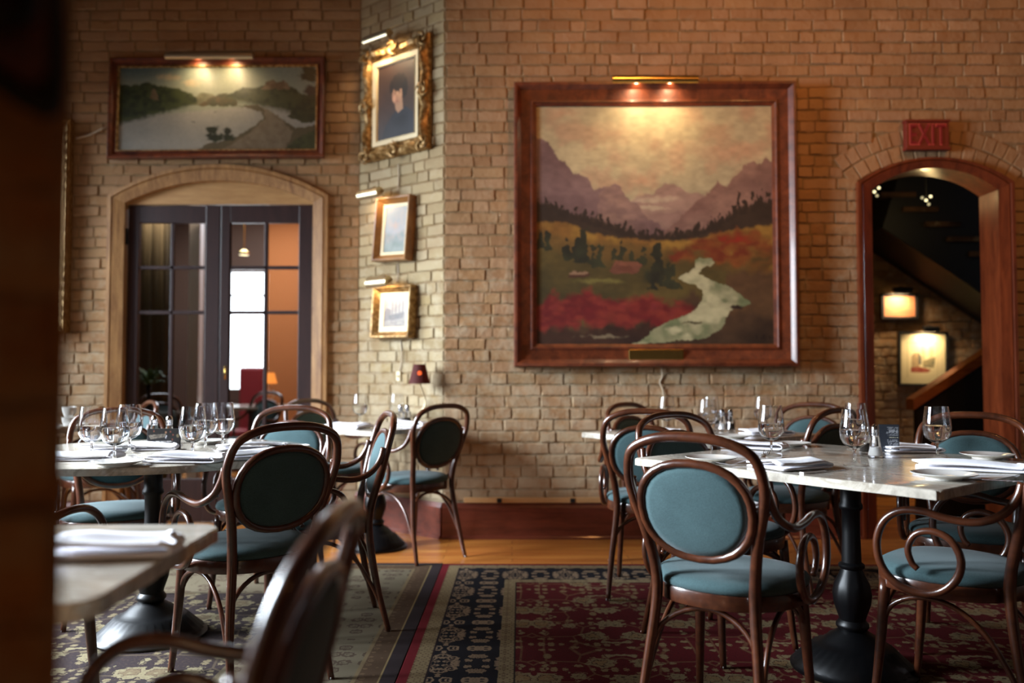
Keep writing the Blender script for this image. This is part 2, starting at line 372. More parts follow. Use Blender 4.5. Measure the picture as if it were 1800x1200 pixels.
def pic_big():
    p = Pic(330, 330, '#a89a78'); n = vnoise(330, 330, 5, 5, 11); n2 = vnoise(330, 330, 9, 4, 12); st = vnoise(330, 330, 45, 2, 13, ax=.5)
    p.blend(np.clip((n-.42)*4, 0, 1), '#b8a780'); p.blend(np.clip((n2-.5)*5, 0, 1)*.8, '#ad8a6c')
    for x, y, a, b in [(.33, .12, .1, .06), (.75, .18, .16, .05), (.45, .32, .09, .04), (.6, .2, .05, .06), (.9, .2, .08, .05), (.12, .03, .1, .03)]:
        p.blend(p.blob(x, y, a, b, .9, .8, int(x*99))*.75, '#b98a6a', '#b89a78')
    p.blend(p.blob(.5, .06, .5, .15, .9)*.4, '#9c9a78', '#b5a67c', n2)
    # far range and snow valley
    p.blend(p.below([(0, .5), (.38, .42), (.42, .38), (.5, .37), (.55, .33), (.6, .34), (.66, .37), (.75, .36), (1, .5)], .01, .03, 4), '#97796a', '#8a6c60', n2)
    p.blend(p.blob(.5, .395, .13, .018, .6, .6), '#b7a187', '#a48a74'); p.blend(p.blob(.5, .43, .09, .012, .6, .8), '#b09a80')
    p.blend(p.below([(0, .6), (.4, .5), (.5, .445), (.56, .45), (.64, .44), (.7, .5), (1, .6)], .01, .02, 9), '#8c6d62', '#957a6a', n2)
    # left massif
    p.blend(p.below([(0, .135), (.05, .15), (.07, .18), (.1, .23), (.13, .23), (.16, .28), (.22, .31), (.25, .36), (.29, .34), (.34, .34), (.4, .39), (.45, .45), (.5, .49), (1, .9)], .008, .03, 3), '#6b5150', '#806460', n2)
    p.blend(p.below([(.24, .6), (.27, .37), (.3, .345), (.36, .35), (.42, .42), (.5, .485), (.6, .6)], .01, .02, 5)*np.clip((.5-p.U)*8, 0, 1)*(p.U > .25)*.7, '#9c7a68', '#84665c', st)
    # right massif
    p.blend(p.below([(0, 1), (.5, .56), (.58, .5), (.66, .42), (.72, .37), (.77, .315), (.81, .34), (.83, .30), (.86, .285), (.88, .25), (.91, .235), (.95, .255), (.97, .225), (1, .24)], .008, .03, 6), '#75554c', '#8c6a5c', n2)
    p.blend(p.blob(.9, .33, .09, .06, .8, .8, 4)*.6, '#694b46'); p.blend(p.blob(.68, .5, .12, .06, .9, .6, 8)*.5, '#957466')
    p.blend(p.below([(0, .37), (.12, .42), (.3, .47), (.45, .5), (.55, .52), (.7, .52), (.85, .47), (1, .42)], .08)*.55, '#4c3634', '#5c4440', n2)
    # forest band
    top = [(0, .42), (.06, .41), (.12, .44), (.2, .46), (.3, .49), (.4, .525), (.5, .545), (.62, .535), (.7, .515), (.78, .48), (.86, .43), (1, .40)]
    p.blend(p.below(top, .012, .035, 21, 160), '#2c221c', '#382b22', n2)
    for k in range(60):
        x = k/60+rng.rand()*.01; y = np.interp(x, [q[0] for q in top], [q[1] for q in top])+.03; p.tree(x, y, .035+.03*rng.rand()+(.03 if x > .84 else 0), .022, '#2a211c', None, k)
    # meadow
    p.blend(p.below([(0, .485), (.12, .49), (.22, .53), (.35, .555), (.5, .565), (.65, .57), (.75, .545), (.88, .515), (1, .5)], .012, .012, 8), '#7c5526', '#95702f', n2)
    p.blend(p.below([(0, .53), (.2, .57), (.4, .58), (.55, .6), (.7, .6), (1, .7)], .03, .03, 2), '#5c4420', '#6f5228', n)
    p.blend(p.below([(0, .58), (.3, .66), (.5, .64), (.7, .66), (1, .75)], .05, .03, 2), '#3e351c', '#5a4a24', n)
    # right autumn bushes
    for x, y, a, b in [(.72, .585, .09, .035), (.82, .57, .08, .04), (.9, .56, .08, .045), (.77, .63, .07, .04), (.6, .63, .07, .035), (.86, .63, .06, .05), (.98, .6, .06, .06)]:
        p.blend(p.blob(x, y, a, b, .5, 1.2, int(x*50)), '#6c2c18', '#7c461f', st)
    p.blend(p.blob(.85, .56, .08, .02, .5, 1.2, 5), '#8a2418', '#75361a', st); p.blend(p.blob(.95, .66, .08, .07, .6, 1, 8), '#503c1c', '#6c441e', st)
    p.blend(p.below([(0, 2), (.7, 1.6), (.8, .72), (.88, .69), (1, .7)], .03, .04, 8), '#4b3320', '#5c4128', n)
    # green trees
    for k, (x, y, h, w_) in enumerate([(.02, .6, .08, .03), (.05, .61, .09, .03), (.13, .65, .11, .04), (.2, .66, .16, .06), (.17, .66, .11, .04), (.27, .68, .1, .05), (.33, .65, .07, .03), (.36, .65, .09, .04), (.4, .65, .07, .03), (.45, .67, .1, .05),
                                       (.51, .71, .15, .07), (.49, .77, .11, .06), (.56, .76, .12, .05), (.58, .77, .1, .05), (.24, .67, .09, .04)]):
        p.tree(x, y, h, w_, '#1f2118', '#323420', k+50)
    p.blend(p.blob(.51, .72, .06, .04, .4, 1, 8), '#232319', '#33351f')
    # cabins
    p.blend(p.poly([(.31, .69), (.34, .655), (.43, .655), (.45, .675), (.43, .7), (.33, .71)]), '#5a3020', '#6b4030'); p.blend(p.poly([(.32, .675), (.345, .652), (.43, .652), (.45, .67)]), '#7a4a36')
    p.blend(p.poly([(.13, .715), (.17, .69), (.22, .7), (.23, .715), (.14, .72)]), '#4a2c20'); p.blend(p.poly([(.14, .705), (.16, .69), (.22, .7), (.22, .706)]), '#8a6a50')
    p.blend(p.blob(.27, .735, .12, .012, .6, .8), '#6b6030')
    # bottom ground then red bushes
    p.blend(p.below([(0, .9), (.25, .93), (.5, .9), (.65, .78), (.8, .86), (1, .88)], .03, .05, 3), '#2e2016', '#4a3422', n)
    for k in range(26):
        x = .02+k*.023+rng.rand()*.02; y = .86+rng.rand()*.05-.03*math.sin(x*6); p.blend(p.blob(x, y, .05+.02*rng.rand(), .05+.03*rng.rand(), .5, 1.3, k), '#64181a', '#7c2c22', st)
        if k % 3 == 0: p.blend(p.blob(x, y-.03, .03, .03, .5, 1.4, k+9)*.8, '#8a3626', '#74242a', st)
    p.blend(p.below([(0, .945), (.1, .95), (.3, .93), (.5, .91), (.6, 1.2), (1, 1.2)], .02, .05, 12)*(p.U < .6), '#281812', '#3c2418', n)
    # river
    riv = [(.67, .645), (.74, .64), (.75, .66), (.70, .685), (.69, .71), (.73, .73), (.8, .755), (.86, .79), (.9, .83), (.82, .86), (.78, .93), (.72, .97), (.6, .985), (.4, 1.0), (.44, .98), (.5, .93), (.56, .9), (.66, .86), (.7, .82), (.7, .77), (.65, .745), (.6, .725), (.63, .7), (.67, .68)]
    m = p.poly(riv); p.blend(m, '#8e8a66', '#6e7450', vnoise(330, 330, 12, 3, 7, ax=2)); p.blend(m*np.clip((vnoise(330, 330, 16, 3, 9, ax=.6)-.55)*8, 0, 1), '#b5ac84')
    p.blend(p.blob(.84, .845, .03, .012, .5, 1), '#2a1a14'); p.blend(p.blob(.66, .91, .06, .006, .5, 1), '#4a4228'); p.blend(p.blob(.3, .965, .12, .006, .6, 1)*.7, '#8a7a5e')
    for k, x in enumerate([.925, .945, .955, .965, .98]): p.blend(p.blob(x, .965+.005*(k % 2), .004, .012, .4), '#1a0e0a')
    p.warp(2.4, 45); p.a *= (.70+.36*vnoise(330, 330, 60, 2, 77, ax=.6))[..., None]; return p
def pic_river():
    w, h = 300, 136; p = Pic(w, h, '#8a8f7c'); n = vnoise(h, w, 4, 4, 31); st = vnoise(h, w, 20, 3, 32)
    p.blend(np.clip((.25-p.V)*5, 0, 1)*np.clip((.45-p.U)*3, 0, 1), '#556a68'); p.blend(np.clip((p.U-.6)*2, 0, 1)*np.clip((.3-p.V)*4, 0, 1)*.8, '#5e7268')
    p.blend(p.blob(.25, .13, .07, .05, .7, 1), '#a09478'); p.blend(p.blob(.36, .2, .06, .05, .7, 1), '#a89c80'); p.blend(p.blob(.45, .12, .12, .06, .8, .9)*.7, '#8e9a8c')
    p.blend(p.below([(0, .6), (1, .42)], .03), '#8f8d84', '#9b978c', n)
    p.blend(p.below([(.3, 1), (.38, .38), (.42, .31), (.46, .33), (.5, .36), (.7, 1)], .02)*(p.V < .46)*(p.U < .62), '#5a5a40', '#6d6a50', st)
    p.blend(p.below([(.4, .47), (.48, .35), (.53, .32), (.58, .34), (.7, 1)], .02)*(p.V < .47), '#3f4028', '#55482e', st)
    p.blend(p.below([(0, .2), (.07, .22), (.14, .19), (.22, .23), (.3, .27), (.36, .32), (.4, .38), (.41, 2), (1, 2)], .02, .03, 4)*np.clip((.47-p.V+(1-p.U/.4)*.24)*20, 0, 1)*(p.U < .41), '#232b14', '#3c4422', st)
    p.blend(p.poly([(.16, .38), (.18, .24), (.2, .33), (.205, .4), (.18, .4)]), '#6a5a44', '#4c4028')
    p.blend(p.below([(0, .63), (.1, .58), (.25, .5), (.33, .43), (.36, .42), (.4, .43), (1, 2)], .02)*np.clip((.67-p.V-p.U*.65)*18, 0, 1), '#55582c', '#666838', n)
    # right hills
    p.blend(p.below([(.5, .5), (.56, .33), (.62, .25), (.68, .26), (.74, .22), (.8, .2), (.87, .24), (.93, .34), (1, .4)], .02, .03, 7)*(p.U > .5)*np.clip((.5+(p.U-.7)*.5-p.V)*15, 0, 1), '#283018', '#42462a', st)
    p.blend(p.poly([(.72, .27), (.74, .18), (.78, .17), (.8, .2), (.83, .17), (.86, .24), (.86, .28)]), '#5a4630', '#77624a', st)
    # shore, road
    p.blend(p.poly([(.4, 1.0), (.45, .92), (.55, .88), (.62, .8), (.68, .72), (.73, .62), (.72, .54), (.6, .47), (.7, .46), (.8, .6), (.9, .74), (1, .7), (1, 1)]), '#4e4630', '#5c5038', n)
    p.blend(p.poly([(.52, 1), (.66, .8), (.74, .62), (.73, .5), (.76, .52), (.82, .62), (.88, .78), (.84, 1)]), '#6a5c48', '#776a56', st)
    p.blend(p.below([(.5, 2), (.84, 1), (.9, .86), (1, .75)], .03, .03, 7)*(p.U > .8), '#2a3018', '#3d4222', st)
    p.blend(p.poly([(.85, .6), (.9, .45), (.96, .34), (1, .2), (1, .66), (.93, .68)]), '#242c18', '#3a3c22', st)
    p.blend(p.blob(.96, .08, .06, .1, .4, 1.4, 5), '#151a0c', '#262c16'); p.blend(p.blob(.97, .3, .04, .07, .4, 1, 5), '#3a302a')
    for x, y, a, b in [(.48, .75, .035, .06), (.5, .85, .05, .06), (.55, .78, .025, .05), (.56, .84, .03, .05), (.46, .82, .02, .03)]: p.blend(p.blob(x, y, a, b, .4, 1.2, int(x*90)), '#141a0c', '#20280f')
    p.blend(p.blob(.38, .66, .015, .01, .4), '#3c3a34'); p.blend(p.blob(.49, .54, .01, .008, .4), '#55524a')
    p.warp(2, 30); p.a *= (.68+.12*vnoise(h, w, 40, 2, 41))[..., None]; return p
def pic_portrait():
    w, h = 110, 170; p = Pic(w, h, '#3a281f'); n = vnoise(h, w, 5, 3, 21)
    p.blend(p.blob(.2, .62, .5, .4, 1)*.6, '#5a3c2c', '#3c2a24', n); p.blend(np.clip((p.V-.6)*2, 0, 1), '#2a2a34', '#1c1c24', n)
    p.blend(p.poly([(.1, 1), (.2, .84), (.38, .7), (.55, .62), (.75, .62), (.95, .72), (1, 1)]), '#15161c', '#23242c', n)
    p.blend(p.poly([(.47, .5), (.66, .5), (.68, .64), (.55, .68), (.48, .62)]), '#9c7a60'); p.blend(p.blob(.53, .42, .15, .16, .18), '#ad8568', '#96705a', n)
    p.blend(p.blob(.45, .48, .06, .06, .6), '#b88a70')
    p.blend(p.blob(.56, .27, .22, .12, .2, .5), '#16100c', '#241812'); p.blend(p.blob(.72, .38, .09, .14, .25, .5), '#18110d'); p.blend(p.blob(.38, .32, .06, .1, .3, .3), '#1c130e')
    for x in (.47, .59): p.blend(p.blob(x, .415, .025, .009, .4), '#2a1a14'); p.blend(p.blob(x, .395, .035, .006, .5), '#3c261c')
    p.blend(p.blob(.515, .46, .012, .035, .6)*.6, '#7a5644'); p.blend(p.blob(.52, .52, .04, .008, .5), '#7a3c34'); return p
def pic_misc(kind):
    w, h = 80, 96; n = vnoise(h, w, 5, 4, kind); st = vnoise(h, w, 14, 3, kind+7)
    if kind == 1:
        p = Pic(w, h, '#9aa0a4'); p.blend(np.clip((n-.4)*3, 0, 1), '#b5a8a0'); p.blend(p.below([(0, .55), (.5, .62), (1, .5)], .1), '#6c7a74', '#9c8c80', st); p.blend(p.below([(0, .8), (.5, .74), (1, .82)], .1), '#5a6a58', '#7c8478', n); p.blend(p.blob(.5, .42, .2, .12, .8, .8), '#bfa090')
    elif kind == 2:
        p = Pic(w, h, '#a9a49c'); p.blend(p.below([(0, .05), (.6, .25), (1, .1)], .1), '#8f8478', '#a8a098', n); p.blend(p.poly([(.0, .45), (.15, .35), (.3, .42), (.3, .75), (0, .8)]), '#5a4c44', '#6c5a50'); p.blend(p.poly([(.2, .6), (.9, .5), (.85, .7), (.3, .78)]), '#3c3430', '#5a4c44', st)
        for x in (.35, .5, .66, .8): p.blend(p.poly([(x, .1), (x+.035, .1), (x+.035, .6), (x, .6)]), '#4a3c34')
        p.blend(p.below([(0, .8), (1, .78)], .03), '#9a8c7c', '#7c7064', st)
    elif kind == 3:
        p = Pic(w, h, '#b0714c'); p.blend(np.clip((n-.4)*3, 0, 1)*.6, '#c4855c')
    else:
        p = Pic(w, h, '#c9bd94'); f = ((p.U > .15) & (p.U < .83) & (p.V > .18) & (p.V < .88) & ~((p.U > .17) & (p.U < .81) & (p.V > .195) & (p.V < .87))).astype(float); p.blend(f*.5, '#8f8258')
        p.blend(p.poly([(.25, .45), (.32, .38), (.42, .4), (.42, .7), (.25, .72)]), '#8a7a5c', '#a08a64'); p.blend(p.poly([(.4, .36), (.46, .45), (.46, .62), (.4, .6)]), '#5c5c50')
        for x in (.46, .64): p.blend(p.poly([(x, .24), (x+.1, .24), (x+.08, .6), (x, .6)]), '#a89e78', '#b8ae88')
        p.blend(p.poly([(.5, .55), (.62, .5), (.78, .46), (.74, .68), (.5, .66)]), '#66644c', '#8a805c', st); p.blend(p.poly([(.24, .68), (.4, .66), (.55, .68), (.68, .72), (.6, .77), (.24, .77)]), '#7a2c22', '#94503a', st)
    return p

# ------------------------------------------------------------------ walls of bricks
def brick_variant(i):
    r = random.Random(i); nx, nz = 5, 3
    vs = []; fs = []
    def ring(x0, x1, z0, z1, y, jit):
        ps = []
        for k in range(nx): ps.append((x0+(x1-x0)*k/(nx-1), z0))
        for k in range(1, nz): ps.append((x1, z0+(z1-z0)*k/(nz-1)))
        for k in range(nx-2, -1, -1): ps.append((x0+(x1-x0)*k/(nx-1), z1))
        for k in range(nz-2, 0, -1): ps.append((x0, z0+(z1-z0)*k/(nz-1)))
        return [(x+r.uniform(-jit, jit)*.3, y+r.uniform(-1, 1)*jit*.03, z+r.uniform(-jit, jit)) for x, z in ps]
    a = ring(-.5, .5, -.5, .5, .010, .05); b = ring(-.495, .495, -.47, .47, -.002, .05); c = ring(-.475, .475, -.40, .40, -.0062-r.uniform(0, .002), .055)
    n = len(a); vs = a+b+c
    for s in (0, 1):
        for k in range(n): fs.append((s*n+k, s*n+(k+1) % n, (s+1)*n+(k+1) % n, (s+1)*n+k))
    vs.append((0, sum(q[1] for q in c)/n-.0003, 0)); ctr = len(vs)-1
    for k in range(n): fs.append((2*n+k, 2*n+(k+1) % n, ctr))
    return vs, fs
BV = [brick_variant(i) for i in range(10)]
def brick_wall(parent, O, u, L, Hh, mat, holes=None, pitch=.0775, h0=0, limit=300, seed=1, fl=.212, skip=None, gap=.0045):
    """O origin, u unit vector along the wall (viewer's right), bricks stand proud towards -normal; parent sits at world origin"""
    rr = random.Random(seed); u = Vector(u).normalized(); nrm = Vector((-u.y, u.x, 0))   # into the wall
    ang = math.atan2(u.y, u.x); meshes = []
    for i, (vs, fs) in enumerate(BV):
        pair = []
        for bl in (fl, fl*.5):                       # stretcher and header, at their real size
            me = mesh('brick', [(x*(bl-gap), y, z*(pitch-gap)) for x, y, z in vs], fs); me.materials.append(mat); sharp(me, 22); pair.append((bl-gap, me))
        meshes.append(pair)
    items = []; row = 0; z = h0
    while z < Hh:
        zc = z+pitch/2; blocks = sorted(holes(zc)) if holes else []
        spans = []; cur = 0
        for a, b in blocks:
            if a > cur: spans.append((cur, a))
            cur = max(cur, b)
        if cur < L: spans.append((cur, L))
        for a, b in spans:
            x = a+ (0 if row % 2 == 0 else -.1)
            if a > 0: x = a
            while x < b-.012:
                ln = fl*rr.uniform(.84, 1.1) if rr.random() < .68 else fl*.5*rr.uniform(.92, 1.1)
                x1 = min(x+ln, b)
                if b-x1 < .06: x1 = b
                xa = max(x, a)
                if x1-xa > .03 and not (skip and skip((xa+x1)/2, zc)):
                    items.append(((xa+x1)/2, zc+rr.uniform(-.0022, .0022), x1-xa-gap-rr.choice((0, 0, .003, .006)), pitch-gap, rr.uniform(-.0045, .0035), rr.randrange(len(BV)), rr.uniform(-.011, .011)))
                x = x1
        z += pitch; row += 1
    def inview(it):
        p = O+u*it[0]; px, py = project((p.x, p.y, it[1])); return -40 < px < 1840 and -40 < py < 1240
    def sc(it):
        p = O+u*it[0]; px, py = project((p.x, p.y, it[1])); return math.hypot(px-900, py-560)
    vis = [it for it in items if inview(it)]; vis.sort(key=sc)
    single = set(id(i) for i in vis[:limit]); rest = [it for it in items if id(it) not in single]
    for it in vis[:limit]:
        bl, me = meshes[it[5]][0 if it[2] > fl*.72 else 1]; o = bpy.data.objects.new('brick', me); C.objects.link(o); o.parent = parent
        o.location = O+u*it[0]+nrm*it[4]+Vector((0, 0, it[1])); o.rotation_euler = (0, it[6], ang); o.scale = (it[2]/bl, 1, 1)
    if rest:
        vs, fs = [], []
        for it in rest:
            b = len(vs); base = O+u*it[0]+nrm*it[4]+Vector((0, 0, it[1]))
            for (x, y, zz) in BV[it[5]][0]:
                q = base+u*(x*it[2])+nrm*y; vs.append((q.x, q.y, q.z+zz*it[3]))
            fs += [tuple(i+b for i in f) for f in BV[it[5]][1]]
        me = mesh('brick_field', vs, fs); sharp(me, 22); o = link('brick_field', me, mat, parent); o['kind'] = 'stuff'
def wall_mesh(name, O, u, L, Hh, th, opening=None, mat=M_MORTAR):
    """slab set 3 mm behind the brick faces, opening = (a, b, top(x))"""
    u = Vector(u).normalized(); nrm = Vector((-u.y, u.x, 0)); bm = bmesh.new()
    def prism(pts):
        f = [bm.verts.new(O+u*x+Vector((0, 0, z))+nrm*.0) for x, z in pts]; g = [bm.verts.new(O+u*x+Vector((0, 0, z))+nrm*th) for x, z in pts]; n = len(pts)
        bm.faces.new(f); bm.faces.new(g[::-1])
        for i in range(n): bm.faces.new((f[i], f[(i+1) % n], g[(i+1) % n], g[i]))
    if opening:
        a, b, top = opening
        prism([(0, 0), (a, 0), (a, Hh), (0, Hh)]); prism([(b, 0), (L, 0), (L, Hh), (b, Hh)]); N = 14
        for i in range(N):
            x0 = a+(b-a)*i/N; x1 = a+(b-a)*(i+1)/N; prism([(x0, top(x0)), (x1, top(x1)), (x1, Hh), (x0, Hh)])
    else: prism([(0, 0), (L, 0), (L, Hh), (0, Hh)])
    return struct(link(name, bm_mesh(name, bm), mat))

HC = 4.15
YB = 5.54; XC = -.455                 # right part of the far wall
YL = 6.06; XL = -1.125                # door wall
XR = 4.3
def arch(x0, x1, spring, rise):
    """segmental arch top as a function of x"""
    hw = (x1-x0)/2; r = (hw*hw+rise*rise)/(2*rise); cx = (x0+x1)/2; cz = spring+rise-r
    return (lambda x: cz+math.sqrt(max(r*r-(x-cx)**2, 0))), cx, cz, r
# --- right wall with the doorway
dA = on_y(1503, 330, YB); dB = on_y(1776, 330, YB); d1 = on_y(1529, 330, YB).x; d2 = on_y(1750, 330, YB).x
zs_o = on_y(1503, 322, YB).z; zt_o = on_y(1640, 279, YB).z
a_in, cx_in, cz_in, r_in = arch(d1, d2, zs_o-.05, zt_o-zs_o-.02)
a_out, cx_o, cz_o, r_o = arch(dA.x, dB.x, zs_o, zt_o-zs_o)
wall_back = wall_mesh('wall_back', Vector((XC, YB, 0)), (1, 0, 0), XR-XC, HC, .2, (d1-XC-.006, d2-XC+.006, lambda x: a_in(x+XC)+.006))
VO = .215                              # ring of arch bricks above the casing
def holes_r(z):
    m = r_o+VO; c = (dA.x+dB.x)/2
    out = []
    if z < zs_o: out.append((dA.x-XC+.02, dB.x-XC-.02))
    else:
        d = m*m-(z-cz_o)**2
        if d > 0 and z < cz_o+m:
            w_ = math.sqrt(d); w_ = min(w_, (dB.x-dA.x)/2+.02+(z-zs_o)*.85); out.append((c-w_-XC, c+w_-XC))
    return out
brick_wall(wall_back, Vector((XC, YB, 0)), (1, 0, 0), XR-XC, 3.75, M_BRICK, holes_r, h0=.245, seed=4)
# voussoirs of the arch, two rings
vous = []
half = (dB.x-dA.x)/2
for ring_i, (ra, rb) in enumerate([(.0, .105), (.110, .215)]):
    r0 = r_o+ra; r1 = r_o+rb; a0 = math.asin(min(1, (half+.02+.06*ring_i)/r0)); n = int(2*a0*r0/.075)
    for k in range(n):
        t0 = -a0+2*a0*k/n; t1 = -a0+2*a0*(k+1)/n-.006/r0; mid = (t0+t1)/2
        P = [(cx_o+r*math.sin(t), cz_o+r*math.cos(t)) for r, t in ((r0+.003, t0), (r0+.003, t1), (r1, t1), (r1, t0))]
        cc = (sum(p[0] for p in P)/4, sum(p[1] for p in P)/4)
        dy = random.uniform(-.004, .004); vs = []; 
        for sc_, y in ((1, .01), (.98, -.003), (.88, -.006)):
            vs += [(cc[0]+(p[0]-cc[0])*sc_, YB+y+dy, cc[1]+(p[1]-cc[1])*sc_) for p in P]
        fs = [(8, 9, 10, 11)]+[(s*4+i, s*4+(i+1) % 4, s*4+4+(i+1) % 4, s*4+4+i) for s in (0, 1) for i in range(4)]
        if len(vous) < 60: link('arch_brick', mesh('arch_brick', vs, fs), M_BRICK, wall_back); vous.append(1)
# --- angled wall
ang_u = Vector((XC-XL, YB-YL, 0)); ang_L = ang_u.length; ang_u.normalize()
ANG_ROT = math.atan2(ang_u.y, ang_u.x); ang_n = Vector((-ang_u.y, ang_u.x, 0))
wall_corner = wall_mesh('wall_corner', Vector((XL, YL, 0)), ang_u, ang_L, HC, .2)
brick_wall(wall_corner, Vector((XL, YL, 0)), ang_u, ang_L, 3.95, M_BRICK_PALE, h0=.245, seed=9)
# --- door wall
e0 = on_y(193, 400, YL).x; e1 = on_y(578, 400, YL).x; i0 = on_y(221, 400, YL).x; i1 = on_y(551, 400, YL).x
ls_o = on_y(195, 345, YL).z; lt_o = on_y(385, 291, YL).z
la_out, lcx, lcz, lr = arch(e0, e1, ls_o, lt_o-ls_o)
la_in, _, lcz_in, lr_in = arch(i0, i1, on_y(222, 357, YL).z, on_y(385, 318, YL).z-on_y(222, 357, YL).z)
wall_far = wall_mesh('wall_far', Vector((WX, YL, 0)), (1, 0, 0), XL-WX, HC, .2, (i0-WX-.006, i1-WX+.006, lambda x: la_in(x+WX)+.006))
def holes_l(z):
    if z < ls_o: return [(e0-WX+.02, e1-WX-.02)]
    d = (lr-.02)**2-(z-lcz)**2
    if d > 0 and z < lcz+lr: return [(lcx-math.sqrt(d)-WX, lcx+math.sqrt(d)-WX)]
    return []
brick_wall(wall_far, Vector((WX, YL, 0)), (1, 0, 0), XL-WX, 4.0, M_BRICK, holes_l, h0=.16, seed=15)
# --- other walls, ceiling, floor
def struct_box(name, *a, **k): return struct(box(name, *a, **k))
M_PLASTER = plain('warm_plaster', '#3c2b1d', .8); M_CEIL = plain('dark_ceiling', '#2e2118', .8)
struct_box('ceiling', WX-.2, XR+.2, -2.0, YL+.3, HC, HC+.1, M_CEIL)
struct_box('wall_right', XR, XR+.2, -2.0, YB+.2, 0, HC, M_PLASTER)
struct_box('wall_front', WX, XR, -2.2, -2.0, 0, HC, M_PLASTER)
bm = bmesh.new(); ys = [-2.0]+[v for ab in WINS for v in ab]+[YL+.3]
for k in range(0, len(ys), 2): add_box(bm, WX-.2, WX, ys[k], ys[k+1], 0, HC)
for a, b in WINS: add_box(bm, WX-.2, WX, a, b, 0, .95); add_box(bm, WX-.2, WX, a, b, 3.05, HC)
wall_left = struct(link('wall_left', bm_mesh('wall_left', bm), M_PLASTER))
for k, (a, b) in enumerate(WINS):
    bm = bmesh.new(); add_box(bm, WX-.09, WX-.04, a, b, .95, 1.0); add_box(bm, WX-.09, WX-.04, a, b, 3.0, 3.05); add_box(bm, WX-.09, WX-.04, a, a+.05, .95, 3.05); add_box(bm, WX-.09, WX-.04, b-.05, b, .95, 3.05)
    add_box(bm, WX-.08, WX-.05, (a+b)/2-.02, (a+b)/2+.02, .95, 3.05); add_box(bm, WX-.08, WX-.05, a, b, 2.0, 2.03)
    struct(link('window_%d' % (k+1), bm_mesh('window', bm), M_RED_WOOD))
M_FLOOR = NT('orange_floorboards'); M_FLOOR.set(rough=.27, coat=.3, coatr=.2)
g = M_FLOOR.n('ShaderNodeNewGeometry').outputs['Position']
br = M_FLOOR.n('ShaderNodeTexBrick'); br.offset = .37; br.inputs['Scale'].default_value = 1; br.inputs['Brick Width'].default_value = 1.1; br.inputs['Row Height'].default_value = .085
br.inputs['Mortar Size'].default_value = .0015; br.inputs['Color1'].default_value = (*S('#b0642a'), 1); br.inputs['Color2'].default_value = (*S('#d08a3e'), 1); br.inputs['Mortar'].default_value = (*S('#3a1c0c'), 1)
M_FLOOR.l(g, br.inputs['Vector']); M_FLOOR.col(M_FLOOR.mix(.35, br.outputs[0], M_FLOOR.ramp(M_FLOOR.noise(3, 6, vec=g, mapscale=(1, 16, 1)), [(.3, S('#8c4e22')), (.7, S('#d08c48'))])))
M_FLOOR.bump(M_FLOOR.noise(4, 4, vec=g, mapscale=(1, 10, 1)), .12, .01)
struct_box('floor', WX-.2, XR+.2, -2.2, 11.0, -.1, 0, M_FLOOR.m)

# casings -------------------------------------------------
def casing(name, x0, x1, xi0, xi1, zs, Rr, cx, cz, wdt, y, mat, depth=.05, N=20):
    """two jambs and the arched head, each a mesh of its own under the casing"""
    root = None
    def bar(nm, pts_in, pts_out, par):
        vs, fs = [], []; n = len(pts_in)
        # moulded: outer band high, a groove, inner band lower
        prof = [(0.0, 0.01), (0.0, -depth), (.22, -depth), (.26, -depth+.012), (.34, -depth+.004), (.85, -depth*.62), (1.0, -depth*.55), (1.0, .2)]
        for t, d in prof:
            for i in range(n):
                a, b = pts_out[i], pts_in[i]; vs.append((a[0]+(b[0]-a[0])*t, y+d, a[1]+(b[1]-a[1])*t))
        for j in range(len(prof)-1):
            for i in range(n-1): fs.append((j*n+i, j*n+i+1, (j+1)*n+i+1, (j+1)*n+i))
        m = len(prof); fs.append(tuple(j*n for j in range(m))); fs.append(tuple(j*n+n-1 for j in range(m))[::-1])
        me = mesh(nm, vs, fs); b_ = bmesh.new(); b_.from_mesh(me); bmesh.ops.recalc_face_normals(b_, faces=b_.faces); b_.to_mesh(me); b_.free()
        return link(nm, sharp(me, 30), mat, par)
    so, si = zs
    pin = []; pout = []
    for k in range(N+1):
        t = k/N; xo = x0+(x1-x0)*t; xi = xi0+(xi1-xi0)*t
        pout.append((xo, Rr[0](xo))); pin.append((xi, Rr[1](xi)))
    head = struct(bar(name, pin, pout, None))
    bar('jamb', [(xi0, 0), (xi0, pin[0][1])], [(x0, 0), (x0, pout[0][1])], head)
    bar('jamb', [(xi1, 0), (xi1, pin[-1][1])], [(x1, 0), (x1, pout[-1][1])], head)
    return head
casing('trim_1', e0, e1, i0, i1, (0, 0), (la_out, la_in), 0, 0, 0, YL, M_OAK, .045)
casing('trim_2', dA.x, dB.x, d1, d2, (0, 0), (a_out, a_in), 0, 0, 0, YB, M_RED_WOOD, .05)

# baseboards
def base(name, O, u, L, h, mat, th=.035):
    u = Vector(u).normalized(); n = Vector((u.y, -u.x, 0))
    prof = [(0, 0), (th+.012, 0), (th+.012, .012), (th+.006, .02), (th, .022), (th, h-.03), (th*.7, h-.012), (th*.55, h), (0, h)]
    vs = []; m = len(prof)
    for s in (0, L): vs += [O+u*s+n*d+Vector((0, 0, z)) for d, z in prof]
    fs = [(i, (i+1) % m, m+(i+1) % m, m+i) for i in range(m)]+[tuple(range(m))[::-1], tuple(range(m, 2*m))]
    me = mesh(name, vs, fs); b_ = bmesh.new(); b_.from_mesh(me); bmesh.ops.recalc_face_normals(b_, faces=b_.faces); b_.to_mesh(me); b_.free()
    return struct(link(name, me, mat))
base('baseboard_back', Vector((XC-.01, YB, 0)), (1, 0, 0), dA.x-XC+.01, .235, M_BASE_WOOD)
base('baseboard_back_right', Vector((dB.x, YB, 0)), (1, 0, 0), XR-dB.x, .235, M_BASE_WOOD)
